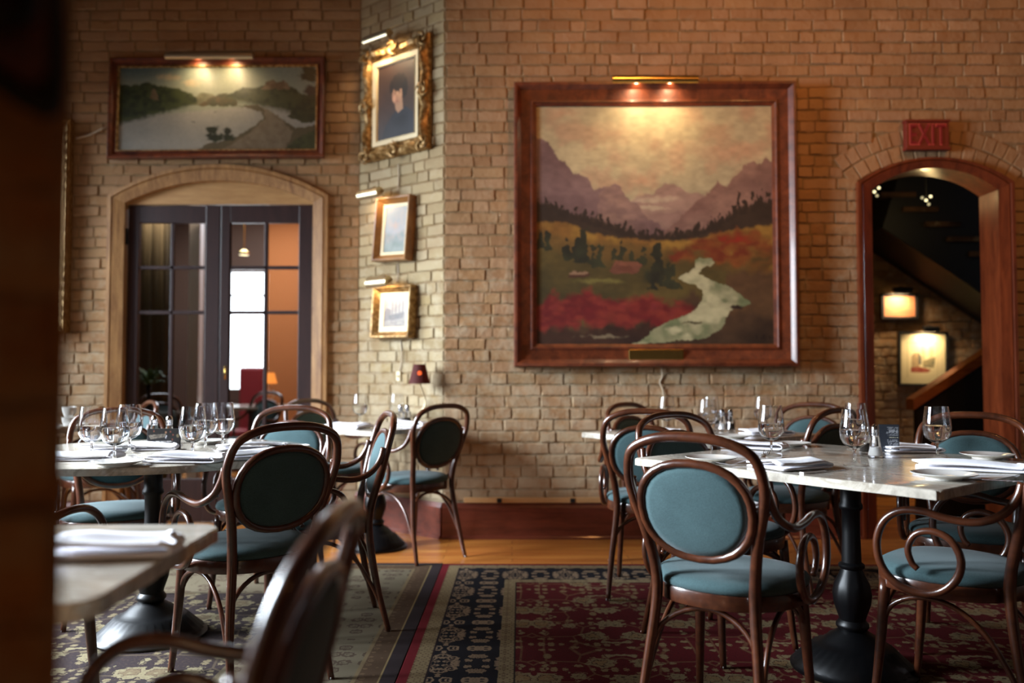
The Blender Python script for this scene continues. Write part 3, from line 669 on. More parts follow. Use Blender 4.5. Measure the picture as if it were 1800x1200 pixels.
base('baseboard_corner', Vector((XL, YL, 0)), ang_u, ang_L, .235, M_BASE_WOOD)
base('baseboard_far', Vector((e1, YL, 0)), (1, 0, 0), XL-e1, .16, M_BASE_WOOD)
base('baseboard_far_left', Vector((WX, YL, 0)), (1, 0, 0), e0-WX, .16, M_BASE_WOOD)
# pale cable ledge with black clips over the baseboard
xs0 = on_y(816, 884, YB).x
led = struct(box('trim_3', xs0, dA.x-.25, YB-.035, YB-.002, .238, .272, plain('tan_ledge', '#c49a68', .5), bev=.003))
for px in (878, 1006): 
    x = on_y(px, 884, YB).x; box('clip', x-.016, x+.016, YB-.039, YB-.03, .24, .268, M_BLACK, led)

# ------------------------------------------------------------------ the French door
ZD = on_y(385, 358, YL).z
box_d = YL+.09
door = struct(thing('door_1', '', '', (0, 0, 0))); del door['label']; del door['category']
def leaf(xa, xb, mirror):
    ya, yb = YL+.03, YL+.075; px = lambda p: on_y(p, 500, YL+.04).x; pz = lambda p: on_y(300, p, YL+.04).z
    if not mirror: c0, c1, c2, c3 = px(244), px(299), px(305), px(361)
    else: c0, c1, c2, c3 = px(404), px(464), px(470), px(525)
    rows = [(pz(467), pz(392)), (pz(546), pz(474)), (.32, pz(553))]
    bm = bmesh.new(); top = ZD-.006
    add_box(bm, xa, c0, ya, yb, .01, top, .004); add_box(bm, c3, xb, ya, yb, .01, top, .004)
    add_box(bm, c0, c3, ya+.002, yb-.002, rows[0][1], top, .003); add_box(bm, c0, c3, ya+.002, yb-.002, .01, .32, .003)
    lf = link('door_leaf', bm_mesh('door_leaf', bm), M_DOOR, door)
    def mun(x0, x1, z0, z1): return box('muntin', x0, x1, ya+.008, yb-.008, z0, z1, M_DOOR, lf, .003)
    mun(c1, c2, .32, rows[0][1]); mun(c0, c3, rows[0][0]-.026, rows[0][0]); mun(c0, c3, rows[1][0]-.026, rows[1][0])
    for z0, z1 in rows:
        for u0, u1 in ((c0, c1), (c2, c3)): box('pane', u0, u1, ya+.02, ya+.024, z0, z1, M_PANE, lf)
    return lf
xm = on_y(387, 500, YL+.04).x
leaf(i0+.006, xm-.003, False); rl = leaf(xm+.003, i1-.006, True)
vs, fs = [], []; add_tube(vs, fs, [Vector((xm+.06, YL+.0, 1.05)), Vector((xm+.06, YL-.0, 1.15))], .009); link('handle', mesh('handle', vs, fs, True), M_BRASS, rl)
for x, s in ((i0-.004, 1), (i1+.004, -1)):
    for z in (on_y(220, 415, YL).z, .5): box('hinge', x-.012, x+.012, YL-.006, YL+.03, z-.06, z+.06, M_BLACK, door, .003)
# tympanum
N = 16; pts = [(i0, ZD), (i1, ZD)]+[(i1-(i1-i0)*k/N, la_in(i1-(i1-i0)*k/N)) for k in range(0, N+1)]
struct(poly_extrude('trim_4', pts, YL+.02, YL+.06, M_OAK_FLAT))

# ------------------------------------------------------------------ room behind the French door
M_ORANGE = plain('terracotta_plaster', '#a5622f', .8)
YR = 10.2
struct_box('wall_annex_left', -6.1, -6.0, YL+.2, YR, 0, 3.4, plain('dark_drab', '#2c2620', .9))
struct_box('ceiling_annex', -6.1, -.9, YL+.2, YR+.2, 3.2, 3.3, plain('annex_ceiling', '#7f8a92', .7))
struct_box('wall_annex_right', -1.95, -1.85, 8.1, YR, 0, 3.2, M_ORANGE)
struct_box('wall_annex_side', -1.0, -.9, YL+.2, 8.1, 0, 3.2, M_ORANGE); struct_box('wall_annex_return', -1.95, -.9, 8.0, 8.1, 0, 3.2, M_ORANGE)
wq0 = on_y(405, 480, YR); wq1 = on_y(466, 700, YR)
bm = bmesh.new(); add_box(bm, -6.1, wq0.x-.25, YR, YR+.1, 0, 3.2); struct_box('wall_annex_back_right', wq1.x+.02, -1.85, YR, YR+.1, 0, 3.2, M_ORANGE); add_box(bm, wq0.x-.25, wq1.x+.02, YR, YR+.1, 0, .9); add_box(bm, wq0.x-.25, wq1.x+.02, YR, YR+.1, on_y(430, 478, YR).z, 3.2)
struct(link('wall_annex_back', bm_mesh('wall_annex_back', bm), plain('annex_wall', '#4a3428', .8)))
win = box('window_4', wq0.x-.25, wq1.x+.02, YR+.06, YR+.08, .9, on_y(430, 478, YR).z, emit('daylight_outside', (.86, .93, 1.0), 5)); struct(win)
box('sash_bar', wq0.x-.25, wq1.x+.02, YR+.0, YR+.05, on_y(430, 521, YR).z, on_y(430, 517, YR).z, M_DOOR, win); 
area('annex_fill', (-2.9, 8.9, 3.15), (-2.8, 8.7, .6), 1.6, 1.2, 90, COOL)  # unseen fill light added under the ceiling to brighten the annex
# white column and hanging curtain, seen through the left leaf
q = on_y(345, 500, 8.2)
col_ = box('column', q.x-.055, q.x+.055, 8.14, 8.26, 0, 3.2, plain('white_column', '#cfcac8', .6), bev=.01); tag(col_, 'slim white column seen through the left door leaf', 'column')
vs, fs = [], []; NN = 40; xa, xb = on_y(244, 500, 7.75).x, on_y(330, 500, 7.75).x
for k in range(NN+1):
    t = k/NN; x = xa-.25+(xb-xa+.1)*t; y = 7.75+.03*math.sin(t*34)+.015*math.sin(t*71)
    vs += [(x, y, .1), (x+.02*math.sin(t*9), y, 1.4), (x, y, 2.9)]
for k in range(NN):
    for j in (0, 1): fs.append((k*3+j, (k+1)*3+j, (k+1)*3+j+1, k*3+j+1))
cu = link('curtain', mesh('curtain', vs, fs, True), plain('drab_curtain', '#57503f', .9)); cu.modifiers.new('s', 'SOLIDIFY').thickness = .006
tag(cu, 'drab grey green curtain hanging behind the left door leaf', 'curtain')
p_ = on_y(443, 662, 9.0)
p_ = on_y(443, 662, 9.7)
sf = thing('banquette', 'dark red upholstered seat back under the bright window beyond the door', 'seat', (p_.x, 9.7, 0))
box('seat_back', -.14, .14, -.05, .05, .35, p_.z+.11, plain('red_leather', '#7c1c20', .5), sf, .03); box('seat', -.14, .14, -.5, .0, .3, .46, plain('red_leather_seat', '#7c1c20', .5), sf, .03)
box('base', -.13, .13, -.46, .04, 0, .3, M_DOOR, sf)
def lamp_small(name, label, loc, s, shade_mat, cat='lamp'):
    t = thing(name, label, cat, loc); h = .34*s
    link('base', lathe_mesh('base', [(.05*s, 0), (.05*s, .006), (.03*s, .012), (.006*s, .02)], 20), M_SILVER, t)
    tube('stem', [(0, 0, .01), (.004*s, 0, .05*s), (.035*s, 0, .12*s), (.012*s, 0, .2*s), (0, 0, .24*s)], .004*s, M_SILVER, t)
    link('lamp_shade', lathe_mesh('lamp_shade', [(.062*s, .225*s), (.034*s, .335*s), (.031*s, .335*s), (.059*s, .225*s)], 28), shade_mat, t)
    bm = bmesh.new(); bmesh.ops.create_uvsphere(bm, u_segments=12, v_segments=8, radius=.013*s); bmesh.ops.translate(bm, verts=bm.verts, vec=(0, 0, .285*s))
    link('bulb', bm_mesh('bulb', bm, True), emit('bulb_glow', (1, .55, .2), 14), t)
    l = bpy.data.lights.new('lamp_light', 'POINT'); l.energy = .7*s; l.color = BULB; l.shadow_soft_size = .014
    o = bpy.data.objects.new('lamp_light', l); C.objects.link(o); o.parent = t; o.location = (0, 0, .285*s); return t
p_ = on_y(474, 700, 8.6)
M_SHADE_OR = NT('orange_shade'); M_SHADE_OR.set(col=S('#c87830'), rough=.8, emit=S('#e88a3a'), es=1.2); M_SHADE_OR = M_SHADE_OR.m
# annex tables with lamp and chair shapes further down
# ------------------------------------------------------------------ stairway behind the right doorway
YS = 7.35
sw = wall_mesh('wall_stair', Vector((2.1, YS, 0)), (1, 0, 0), 2.9, 3.6, .1)
brick_wall(sw, Vector((2.1, YS, 0)), (1, 0, 0), 2.9, 2.3, M_BRICK_DARK, h0=0, seed=33, limit=160)
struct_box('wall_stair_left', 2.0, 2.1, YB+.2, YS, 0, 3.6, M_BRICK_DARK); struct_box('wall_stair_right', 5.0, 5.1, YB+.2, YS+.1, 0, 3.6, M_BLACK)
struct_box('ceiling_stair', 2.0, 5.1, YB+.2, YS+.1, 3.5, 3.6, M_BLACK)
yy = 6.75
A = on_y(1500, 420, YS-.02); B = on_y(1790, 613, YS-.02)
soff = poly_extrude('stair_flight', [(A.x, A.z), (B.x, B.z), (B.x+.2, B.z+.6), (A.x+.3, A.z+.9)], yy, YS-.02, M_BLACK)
soff['label'] = 'dark underside of a stair flight slanting across the doorway'; soff['category'] = 'staircase'
# worn treads on the near side of the flight
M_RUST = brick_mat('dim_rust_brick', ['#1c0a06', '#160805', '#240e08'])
for k in range(9):
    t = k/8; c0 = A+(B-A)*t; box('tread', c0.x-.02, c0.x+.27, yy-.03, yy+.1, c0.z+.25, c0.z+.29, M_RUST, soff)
A = on_y(1612, 706, 6.2); B = on_y(1760, 608, 6.2)
hp = thing('stair_balustrade', 'dark stair balustrade panel below a slanting wooden handrail in the doorway', 'balustrade', (0, 0, 0))
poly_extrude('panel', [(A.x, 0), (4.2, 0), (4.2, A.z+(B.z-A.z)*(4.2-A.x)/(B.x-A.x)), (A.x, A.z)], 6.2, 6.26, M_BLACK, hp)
sl = (B.z-A.z)/(B.x-A.x)
poly_extrude('handrail', [(A.x-.04, A.z-.06), (4.2, A.z-.06+sl*(4.24-A.x)), (4.2, A.z+.02+sl*(4.24-A.x)), (A.x-.04, A.z+.02)], 6.17, 6.29, wood('rail_wood', '#7a4420', '#a86a38', coat=.3), hp)

# ------------------------------------------------------------------ pictures on the walls
def frame_mesh(name, W, H, prof, wob=None, sub=1):
    vs, fs = [], []; m = len(prof)
    per = []                                            # outline points: (sx, sz) corners plus subdivisions
    cs = [(-1, -1), (1, -1), (1, 1), (-1, 1)]
    for i in range(4):
        a, b = cs[i], cs[(i+1) % 4]
        for k in range(sub): per.append((a, b, k/sub))
    n = len(per)
    for idx, (a, b, t) in enumerate(per):
        for j, (ins, d) in enumerate(prof):
            ca = Vector((a[0]*(W/2-ins), a[1]*(H/2-ins))); cb = Vector((b[0]*(W/2-ins), b[1]*(H/2-ins))); p = ca+(cb-ca)*t
            dd = d + (wob(idx, t, j) if wob else 0)
            vs.append((p.x, dd, p.y))
    for i in range(n):
        for j in range(m-1): fs.append((i*m+j, ((i+1) % n)*m+j, ((i+1) % n)*m+j+1, i*m+j+1))
    me = mesh(name, vs, fs); b_ = bmesh.new(); b_.from_mesh(me); bmesh.ops.recalc_face_normals(b_, faces=b_.faces); b_.to_mesh(me); b_.free()
    return sharp(me, 28)
def quad_on(px, p0, n):
    """four image corners TL TR BR BL -> centre, width, height on a wall plane"""
    h = [hit(x, y, p0, n) for x, y in px]
    c = (h[0]+h[1]+h[2]+h[3])/4; W = ((h[1]-h[0]).length+(h[2]-h[3]).length)/2; H = ((h[0]-h[3]).length+(h[1]-h[2]).length)/2
    return c, W, H
def picture_lamp(label, c, rz, L, out, mat, e, group=None, r=.013, down=.35, col=BULB, spread=150, tilt=.25):
    """brass tube on a bent arm, a long bulb under it; c is the point on the wall above the frame"""
    t = thing('picture_lamp', label, 'lamp', c, rz, group)
    vs, fs = [], []; n = 12
    for s in (-L/2, L/2):
        for k in range(n+1):
            a = PI*(.12+1.2*k/n); vs.append((s, -out+math.cos(a)*r*1.9, math.sin(a)*r*1.9))
    for k in range(n): fs.append((k, k+1, n+2+k, n+1+k))
    fs.append(tuple(range(n+1))); fs.append(tuple(range(n+1, 2*n+2))[::-1])
    sh = link('lamp_shade', mesh('lamp_shade', vs, fs), mat, t); sh.modifiers.new('s', 'SOLIDIFY').thickness = .0015; sharp(sh.data, 35)
    tube('arm', [(0, -out, r*1.85), (0, -out*.6, r*2.8), (0, -out*.2, r*1.0), (0, -.002, -.02)], .004, mat, t)
    for s in (-.2*L, .2*L):
        bm = bmesh.new(); bmesh.ops.create_uvsphere(bm, u_segments=10, v_segments=6, radius=r*.5); bmesh.ops.scale(bm, vec=(2.6, 1, 1), verts=bm.verts); bmesh.ops.translate(bm, verts=bm.verts, vec=(s, -out, -r*.15))
        link('bulb', bm_mesh('bulb', bm, True), emit('picture_bulb', (1, .62, .28), 9), t)
        l = bpy.data.lights.new('picture_light', 'AREA'); l.shape = 'RECTANGLE'; l.size = L*.36; l.size_y = .012; l.energy = e/2; l.color = col; l.spread = R(spread)
        o = bpy.data.objects.new('picture_light', l); C.objects.link(o); o.parent = t; o.location = (s, -out, -r*.9)
        o.rotation_euler = Vector((0, down, -1)).to_track_quat('-Z', 'X').to_euler()
    return t
# big mountain painting
c, W, H = quad_on([(902, 149), (1394, 150), (1397, 643), (905, 646)], (0, YB-.03, 0), (0, 1, 0))
t = thing('mountain_painting', 'huge square mountain valley painting with red shrubs and river in mahogany frame', 'painting', (c.x, YB-.016, c.z), R(-.6))
fr = link('frame', frame_mesh('frame', W, H, [(0, 0), (0, -.085), (.006, -.095), (.022, -.098), (.034, -.088), (.05, -.07), (.10, -.052), (.112, -.05), (.118, -.058), (.128, -.058), (.133, -.048), (.152, -.04), (.152, -.02)]), M_FRAME, t)
pic_big().canvas('canvas', W-.296, H-.296, M_PAINT, t, (0, -.032, 0))
pl = box('name_plate', -.18, .18, -.075, -.062, -H/2+.045, -H/2+.115, M_BRASS, t, .003); pl.rotation_euler = (0, 0, 0)
pl['label'] = 'engraved brass name plate'
lp = on_y(1150, 143, YB-.15)
picture_lamp('long brass picture lamp glowing over the huge mountain painting', (lp.x, YB-.012, lp.z), 0, .56, .165, M_BRASS, 4.5, r=.016, down=.42)
tube('hanging_cable', [on_y(1163, 646, YB-.03), on_y(1164, 662, YB-.02), on_y(1160, 672, YB-.02), on_y(1166, 690, YB-.02), on_y(1165, 730, YB-.02), on_y(1167, 800, YB-.02), on_y(1166, 880, YB-.02)], .005, M_CORD)
tag(bpy.data.objects['hanging_cable'], 'white power cord hanging below the huge mountain painting', 'cord')
# river painting over the French door
c, W, H = quad_on([(194, 105), (572, 99), (570, 278), (192, 281)], (0, YL-.04, 0), (0, 1, 0))
t = thing('river_painting', 'wide lake and green hills painting in narrow gilt frame above the French door', 'painting', (c.x, YL-.02, c.z), 0, rot=(R(-2), R(-.3), 0))
link('frame', frame_mesh('frame', W, H, [(0, 0), (0, -.05), (.008, -.056), (.02, -.05), (.03, -.03), (.045, -.026), (.05, -.034), (.056, -.034), (.06, -.02)], lambda i, tt, j: .004*(i % 2) if j in (1, 2) else 0, 40), M_FRAME, t)
link('liner', frame_mesh('liner', W-.11, H-.11, [(0, -.02), (0, -.034), (.008, -.034), (.014, -.018)]), M_GOLD, t)
pic_river().canvas('canvas', W-.12, H-.12, M_PAINT, t, (0, -.019, 0))
lp = on_y(370, 97, YL-.15)
picture_lamp('long pale brass picture lamp over the wide lake painting', (lp.x, YL-.012, lp.z-.012), 0, .63, .15, M_SILVER, 3.2, r=.018, down=.5)
tube('picture_wire', [on_y(133, 243, YL-.02), on_y(160, 236, YL-.02), on_y(188, 222, YL-.02)], .007, M_CORD, n=3)
tag(bpy.data.objects['picture_wire'], 'pale cord running along bricks left of the wide lake painting', 'cord')
# gilt frame at the left edge
c0 = on_y(127, 211, YL-.04); c1 = on_y(127, 585, YL-.04); H = c0.z-c1.z; W = .9
t = thing('gilt_framed_picture', 'tall picture in beaded gilt frame half hidden behind the brick pillar', 'painting', (c0.x-W/2, YL-.02, (c0.z+c1.z)/2))
link('frame', frame_mesh('frame', W, H, [(0, 0), (0, -.05), (.012, -.07), (.035, -.06), (.05, -.045), (.09, -.035), (.1, -.045), (.11, -.03)], lambda i, tt, j: -.009*(i % 2) if j in (1, 2, 3) else 0, 44), M_GOLD, t)
link('canvas', mesh('canvas', [(-W/2+.1, -.03, -H/2+.1), (W/2-.1, -.03, -H/2+.1), (W/2-.1, -.03, H/2-.1), (-W/2+.1, -.03, H/2-.1)], [(0, 1, 2, 3)]), plain('dark_canvas', '#2a2018', .6), t)
# three pictures on the angled wall
PA = Vector((XC, YB, 0)); NA = ang_n
def on_ang(px, py, off=.03): return hit(px, py, PA-NA*off, NA)
c, W, H = quad_on([(637, 94), (752, 57), (753, 263), (641, 283)], PA-NA*.05, NA)
b_ = c+NA*.036
t = thing('portrait_painting', 'portrait of a dark haired woman in an ornate carved gold frame', 'painting', b_, ANG_ROT)
def orn(i, tt, j):
    if j not in (2, 3, 4): return 0
    return -.022*abs(math.sin(tt*PI*3))**2*(1 if j == 3 else .6)-.01*random.random()
fr = link('frame', frame_mesh('frame', W, H, [(0, 0), (0, -.02), (.012, -.035), (.035, -.05), (.06, -.045), (.075, -.03), (.088, -.04), (.1, -.03), (.104, -.03)], orn, 36), M_GOLD, t)
# carved corner and centre leaves
random.seed(5)
for (sx, sz) in [(-1, -1), (1, -1), (1, 1), (-1, 1), (0, 1), (0, -1), (-1, 0), (1, 0)]:
    vs, fs = [], []
    for k in range(5):
        a = random.uniform(-.6, .6)+k*1.25; cx_, cz_ = sx*(W/2-.04), sz*(H/2-.04); pth = []
        for q_ in range(7):
            rr_ = .012+q_*.009; aa = a+q_*.35; pth.append(Vector((cx_+rr_*math.cos(aa), -.055-.012*math.sin(q_*.5), cz_+rr_*math.sin(aa))))
        add_tube(vs, fs, pth, [.011, .012, .008, .003], 6)
    link('carved_leaf', mesh('carved_leaf', vs, fs, True), M_GOLD, t)
link('liner', frame_mesh('liner', W-.195, H-.195, [(0, -.02), (0, -.038), (.03, -.03), (.034, -.036), (.042, -.02)]), M_CREAM, t)
pic_portrait().canvas('canvas', W-.27, H-.27, M_PAINT, t, (0, -.022, 0))
lp = on_ang(664, 67, .16)
picture_lamp('short brass picture lamp glowing above the gold framed portrait', lp+NA*.15, ANG_ROT, .24, .15, M_SILVER, 2.4, r=.02, down=.6)
for (cor, kind, lab, lx, ly, mt, lpmat, e, ll) in [
    ([(656, 353), (718, 340), (723, 455), (665, 462)], 1, 'small upright pastel landscape in a tilted wood frame below the portrait', 653, 342, M_GILT_WOOD, M_SILVER, .7, 'slim brass lamp over the upright pastel picture on the angled wall'),
    ([(655, 506), (721, 499), (727, 592), (658, 597)], 2, 'small square harbour picture in a deep gold frame, lowest of the angled wall', 668, 497, M_GOLD, M_SILVER, .8, 'stubby champagne lamp over the small square harbour picture')]:
    c, W, H = quad_on(cor, PA-NA*.06, NA)
    t = thing('small_picture', lab, 'picture', c+NA*.05, ANG_ROT, rot=(R(-3), R(2.5 if kind == 1 else 1), ANG_ROT))
    link('frame', frame_mesh('frame', W, H, [(0, 0), (0, -.07), (.006, -.075), (.014, -.073), (.05, -.03), (.05, -.01)]), mt, t)
    link('liner', frame_mesh('liner', W-.092, H-.092, [(0, -.02), (0, -.034), (.02 if kind == 1 else .035, -.026), (.022 if kind == 1 else .037, -.02)]), M_CREAM, t)
    s_ = .13 if kind == 1 else .16; mis = pic_misc(kind); mis.a *= .55; mis.canvas('canvas', W-s_, H-s_, M_GLAZED, t, (0, -.022, 0))
    lp = on_ang(lx, ly, .13); picture_lamp(lab.replace('small', '')[:0]+ll, lp+NA*.12, ANG_ROT, .2, .13, lpmat, e, r=.022, down=.7)
# cords and switch on the angled wall
for nm, P_, lab in [('power_cable', [(700, 288), (701, 310), (699, 338)], 'thin pale cord between the portrait and the upright pastel picture'), ('power_cable', [(699, 463), (700, 480), (697, 498)], 'thin pale cord between the two small pictures'),
                    ('power_cable', [(704, 598), (706, 620), (704, 645), (698, 660)], 'thin cord from the harbour picture down to the wall switch')]:
    tag(tube(nm, [on_ang(x, y, .018) for x, y in P_], .0045, M_CORD), lab, 'cord')
c = on_ang(701, 661, .016); t = thing('wall_switch', 'small cream dimmer switch on the angled wall left of the lamp', 'switch', c, ANG_ROT)
box('plate', -.02, .02, -.008, .006, -.033, .033, M_CREAM, t, .002); box('knob', -.008, .008, -.02, -.008, -.008, .008, M_CREAM, t, .003)
# exit sign
c, W, H = quad_on([(1592, 214), (1667, 212), (1669, 260), (1593, 261)], (0, YB-.06, 0), (0, 1, 0))
t = thing('exit_sign', 'red EXIT sign box above the arched doorway', 'sign', (c.x, YB-.014, c.z))
M_SIGN = plain('red_sign_box', '#6a1f12', .45); box('housing', -W/2, W/2, -.05, 0, -H/2, H/2, M_SIGN, t, .004)
box('lower_rim', -W/2-.006, W/2+.006, -.06, -.002, -H/2-.012, -H/2+.006, M_SIGN, t, .003); box('upper_rim', -W/2-.006, W/2+.006, -.06, -.002, H/2-.006, H/2+.01, M_SIGN, t, .003)
cu = bpy.data.curves.new('exit_letters', 'FONT'); cu.body = 'EXIT'; cu.size = .2; cu.extrude = .002; cu.align_x = 'CENTER'; cu.align_y = 'CENTER'; cu.bevel_depth = .0008
tmp = bpy.data.objects.new('tmp', cu); C.objects.link(tmp); bpy.context.view_layer.update()
dg = bpy.context.evaluated_depsgraph_get(); me = bpy.data.meshes.new_from_object(tmp.evaluated_get(dg)); bpy.data.objects.remove(tmp)
xs = [v.co.x for v in me.vertices]; ysv = [v.co.y for v in me.vertices]; wx = max(xs)-min(xs); wy = max(ysv)-min(ysv); mx_, my_ = (max(xs)+min(xs))/2, (max(ysv)+min(ysv))/2
for sc_, dpt, mt in ((1.0, -.052, emit('exit_letter_rim', (.75, .07, .04), .42)), (.93, -.0545, emit('exit_letter_red', (.5, .01, .005), .22))):
    m2 = me.copy(); m2.materials.clear()
    for v in m2.vertices:
        x = (v.co.x-mx_)/wx*W*.86; z = (v.co.y-my_)/wy*H*.78; v.co = Vector((x, dpt-v.co.z, z*sc_))
    if sc_ < 1:
        # the darker core sits inside every letter: shrink each island about its own centre line
        b_ = bmesh.new(); b_.from_mesh(m2); bmesh.ops.remove_doubles(b_, verts=b_.verts, dist=1e-4); seen = set()
        for v0 in b_.verts:
            if v0 in seen: continue
            st = [v0]; isl = []; seen.add(v0)
            while st:
                q_ = st.pop(); isl.append(q_)
                for e in q_.link_edges:
                    o_ = e.other_vert(q_)
                    if o_ not in seen: seen.add(o_); st.append(o_)
            cx_ = sum(q_.co.x for q_ in isl)/len(isl)
            for q_ in isl: q_.co.x = cx_+(q_.co.x-cx_)*.86
        b_.to_mesh(m2); b_.free()
    link('lettering', m2, mt, t)
# pictures on the stair wall
c, W, H = quad_on([(1548, 516), (1613, 515), (1612, 560), (1549, 561)], (0, YS-.03, 0), (0, 1, 0))
t = thing('stair_picture', 'small orange brown picture in dark frame on the stairway wall', 'picture', (c.x, YS-.016, c.z))
link('frame', frame_mesh('frame', W, H, [(0, 0), (0, -.035), (.02, -.035), (.022, -.01)]), M_BLACK, t); pic_misc(3).canvas('canvas', W-.04, H-.04, M_PRINT, t, (0, -.014, 0))
lp = on_y(1584, 509, YS-.1); picture_lamp('black lamp over the small orange picture in the stairway', (lp.x, YS-.014, lp.z-.01), 0, .16, .11, M_BLACK, 4, r=.016, down=.35)
c, W, H = quad_on([(1578, 583), (1666, 583), (1665, 677), (1580, 679)], (0, YS-.03, 0), (0, 1, 0))
t = thing('stair_picture', 'white matted print with skyline and red cars in dark frame on the stairway wall', 'picture', (c.x, YS-.016, c.z), rot=(0, R(1), 0))
link('frame', frame_mesh('frame', W, H, [(0, 0), (0, -.03), (.018, -.03), (.02, -.01)]), M_BLACK, t); pic_misc(4).canvas('canvas', W-.036, H-.036, M_PRINT, t, (0, -.014, 0))
lp = on_y(1634, 577, YS-.1); picture_lamp('black lamp over the white matted print in the stairway', (lp.x, YS-.014, lp.z-.008), 0, .13, .11, M_BLACK, 3.5, r=.014, down=.35)
spot('stair_lamp', (2.75, 6.1, 3.2), (3.25, 5.9, 1.2), 10, (1, .75, .35), 60, .8, .05)
# hanging glass lights glinting inside the stairway arch
for px, py, lab in ((1537, 337, 'small glinting glass light at the left of the dark stairway arch'), (1628, 352, 'small glinting glass light high in the middle of the dark stairway arch')):
    c = on_y(px, py, 6.3); t = thing('stair_light', lab, 'light', c); l = bpy.data.lights.new('glint_light', 'POINT'); l.energy = 1.6; l.color = (1, .7, .3); l.shadow_soft_size = .03; lo = bpy.data.objects.new('glint_light', l); C.objects.link(lo); lo.parent = t; lo.location = (0, -.06, -.05)
    for k, (dx, dz) in enumerate([(0, 0), (.035, .03), (-.03, .02), (.02, -.03)]):
        bm = bmesh.new(); bmesh.ops.create_uvsphere(bm, u_segments=10, v_segments=6, radius=.011); bmesh.ops.translate(bm, verts=bm.verts, vec=(dx, 0, dz)); link('glass_bulb', bm_mesh('glass_bulb', bm, True), emit('stair_glint', (1, .85, .45), 2.2 if k < 2 else .6), t)
    tube('stem', [(0, 0, 0), (.002, 0, .2), (0, 0, 3.5-c.z)], .003, M_BLACK, t)

# ------------------------------------------------------------------ brick pillar at the left
M_PILLAR = brick_mat('pillar_brick', ['#9c6c42', '#8a5c34', '#a67648'])
pc = Vector((-.3235, .60, 0)); u1 = Vector((math.cos(R(26)), math.sin(R(26)), 0))      # face towards the camera runs left and nearer
O1 = pc-u1*.46
pillar = struct(poly_extrude('wall_pillar', [(O1.x, O1.y), (pc.x, pc.y), (pc.x-.067, pc.y+.12), (O1.x-.067, O1.y+.12)], 0, HC, M_PILLAR, axis='Z'))
brick_wall(pillar, O1, u1, .46, 2.6, M_PILLAR, seed=44, h0=0, limit=120, gap=.01)
bk = thing('wooden_bracket', 'dark carved timber bracket at the top of the brick pillar', 'bracket', (0, 0, 0))
P0 = hit(-160, -60, pc+Vector((u1.y, -u1.x, 0))*.03, Vector((-u1.y, u1.x, 0)))
def onp(px, py, off): return hit(px, py, pc+Vector((u1.y, -u1.x, 0))*off, Vector((-u1.y, u1.x, 0)))
def prism3(name, px, o1, o2, mat, par):
    a = [onp(x, y, o1) for x, y in px]; nn = Vector((u1.y, -u1.x, 0))*(o2-o1); b = [q_+nn for q_ in a]; n = len(a)
    me = mesh(name, a+b, [tuple(range(n)), tuple(range(2*n-1, n-1, -1))]+[(i, (i+1) % n, n+(i+1) % n, n+i) for i in range(n)])
    b_ = bmesh.new(); b_.from_mesh(me); bmesh.ops.recalc_face_normals(b_, faces=b_.faces); b_.to_mesh(me); b_.free(); return link(name, me, mat, par)
prism3('brace', [(-200, -300), (84, -300), (88, 150), (60, 172), (0, 132), (-120, 60), (-200, 20)], .014, .045, wood('bracket_wood', '#3c1c0a', '#6a3616', coat=.2), bk)
tube('iron_ring', [onp(5+48*math.cos(a), 0+38*math.sin(a), .052) for a in [2*PI*k/16 for k in range(16)]], .007, M_IRON, bk, closed=True, n=2)
tube('edge_bead', [onp(-120, 72, .03), onp(0, 142, .03), (onp(60, 180, .03)), onp(94, 170, .03), onp(92, -60, .03)], .008, M_BLACK, bk, n=4)

# ------------------------------------------------------------------ rugs
def rug_uv(m):
    tc = m.n('ShaderNodeTexCoord').outputs['Object']; sp = m.n('ShaderNodeSeparateXYZ'); m.l(tc, sp.inputs[0]); return tc, sp.outputs[0], sp.outputs[1]
def motif(m, x, y, cell, thr, seed=0.0, petals=True):
    """mirrored repeat of rounded blossoms; returns (mask, ring)"""
    cx_ = m.math('PINGPONG', m.math('ADD', x, seed), cell); cy_ = m.math('PINGPONG', m.math('ADD', y, seed*1.7), cell*1.25)
    cb = m.n('ShaderNodeCombineXYZ'); m.l(cx_, cb.inputs[0]); m.l(cy_, cb.inputs[1]); cb.inputs[2].default_value = seed
    v = m.n('ShaderNodeTexVoronoi'); v.inputs['Scale'].default_value = 1/(cell*.42); v.inputs['Randomness'].default_value = .85; m.l(cb.outputs[0], v.inputs['Vector'])
    n = m.noise(1/(cell*.09), 3, vec=cb.outputs[0])
    d = m.math('ADD', v.outputs['Distance'], m.math('MULTIPLY', m.math('SUBTRACT', n, .5), .55))
    return d, v, cb.outputs[0]
def step(m, v, a, w=.01): return m.math('MULTIPLY', m.math('SUBTRACT', v, a), 1/w, True)
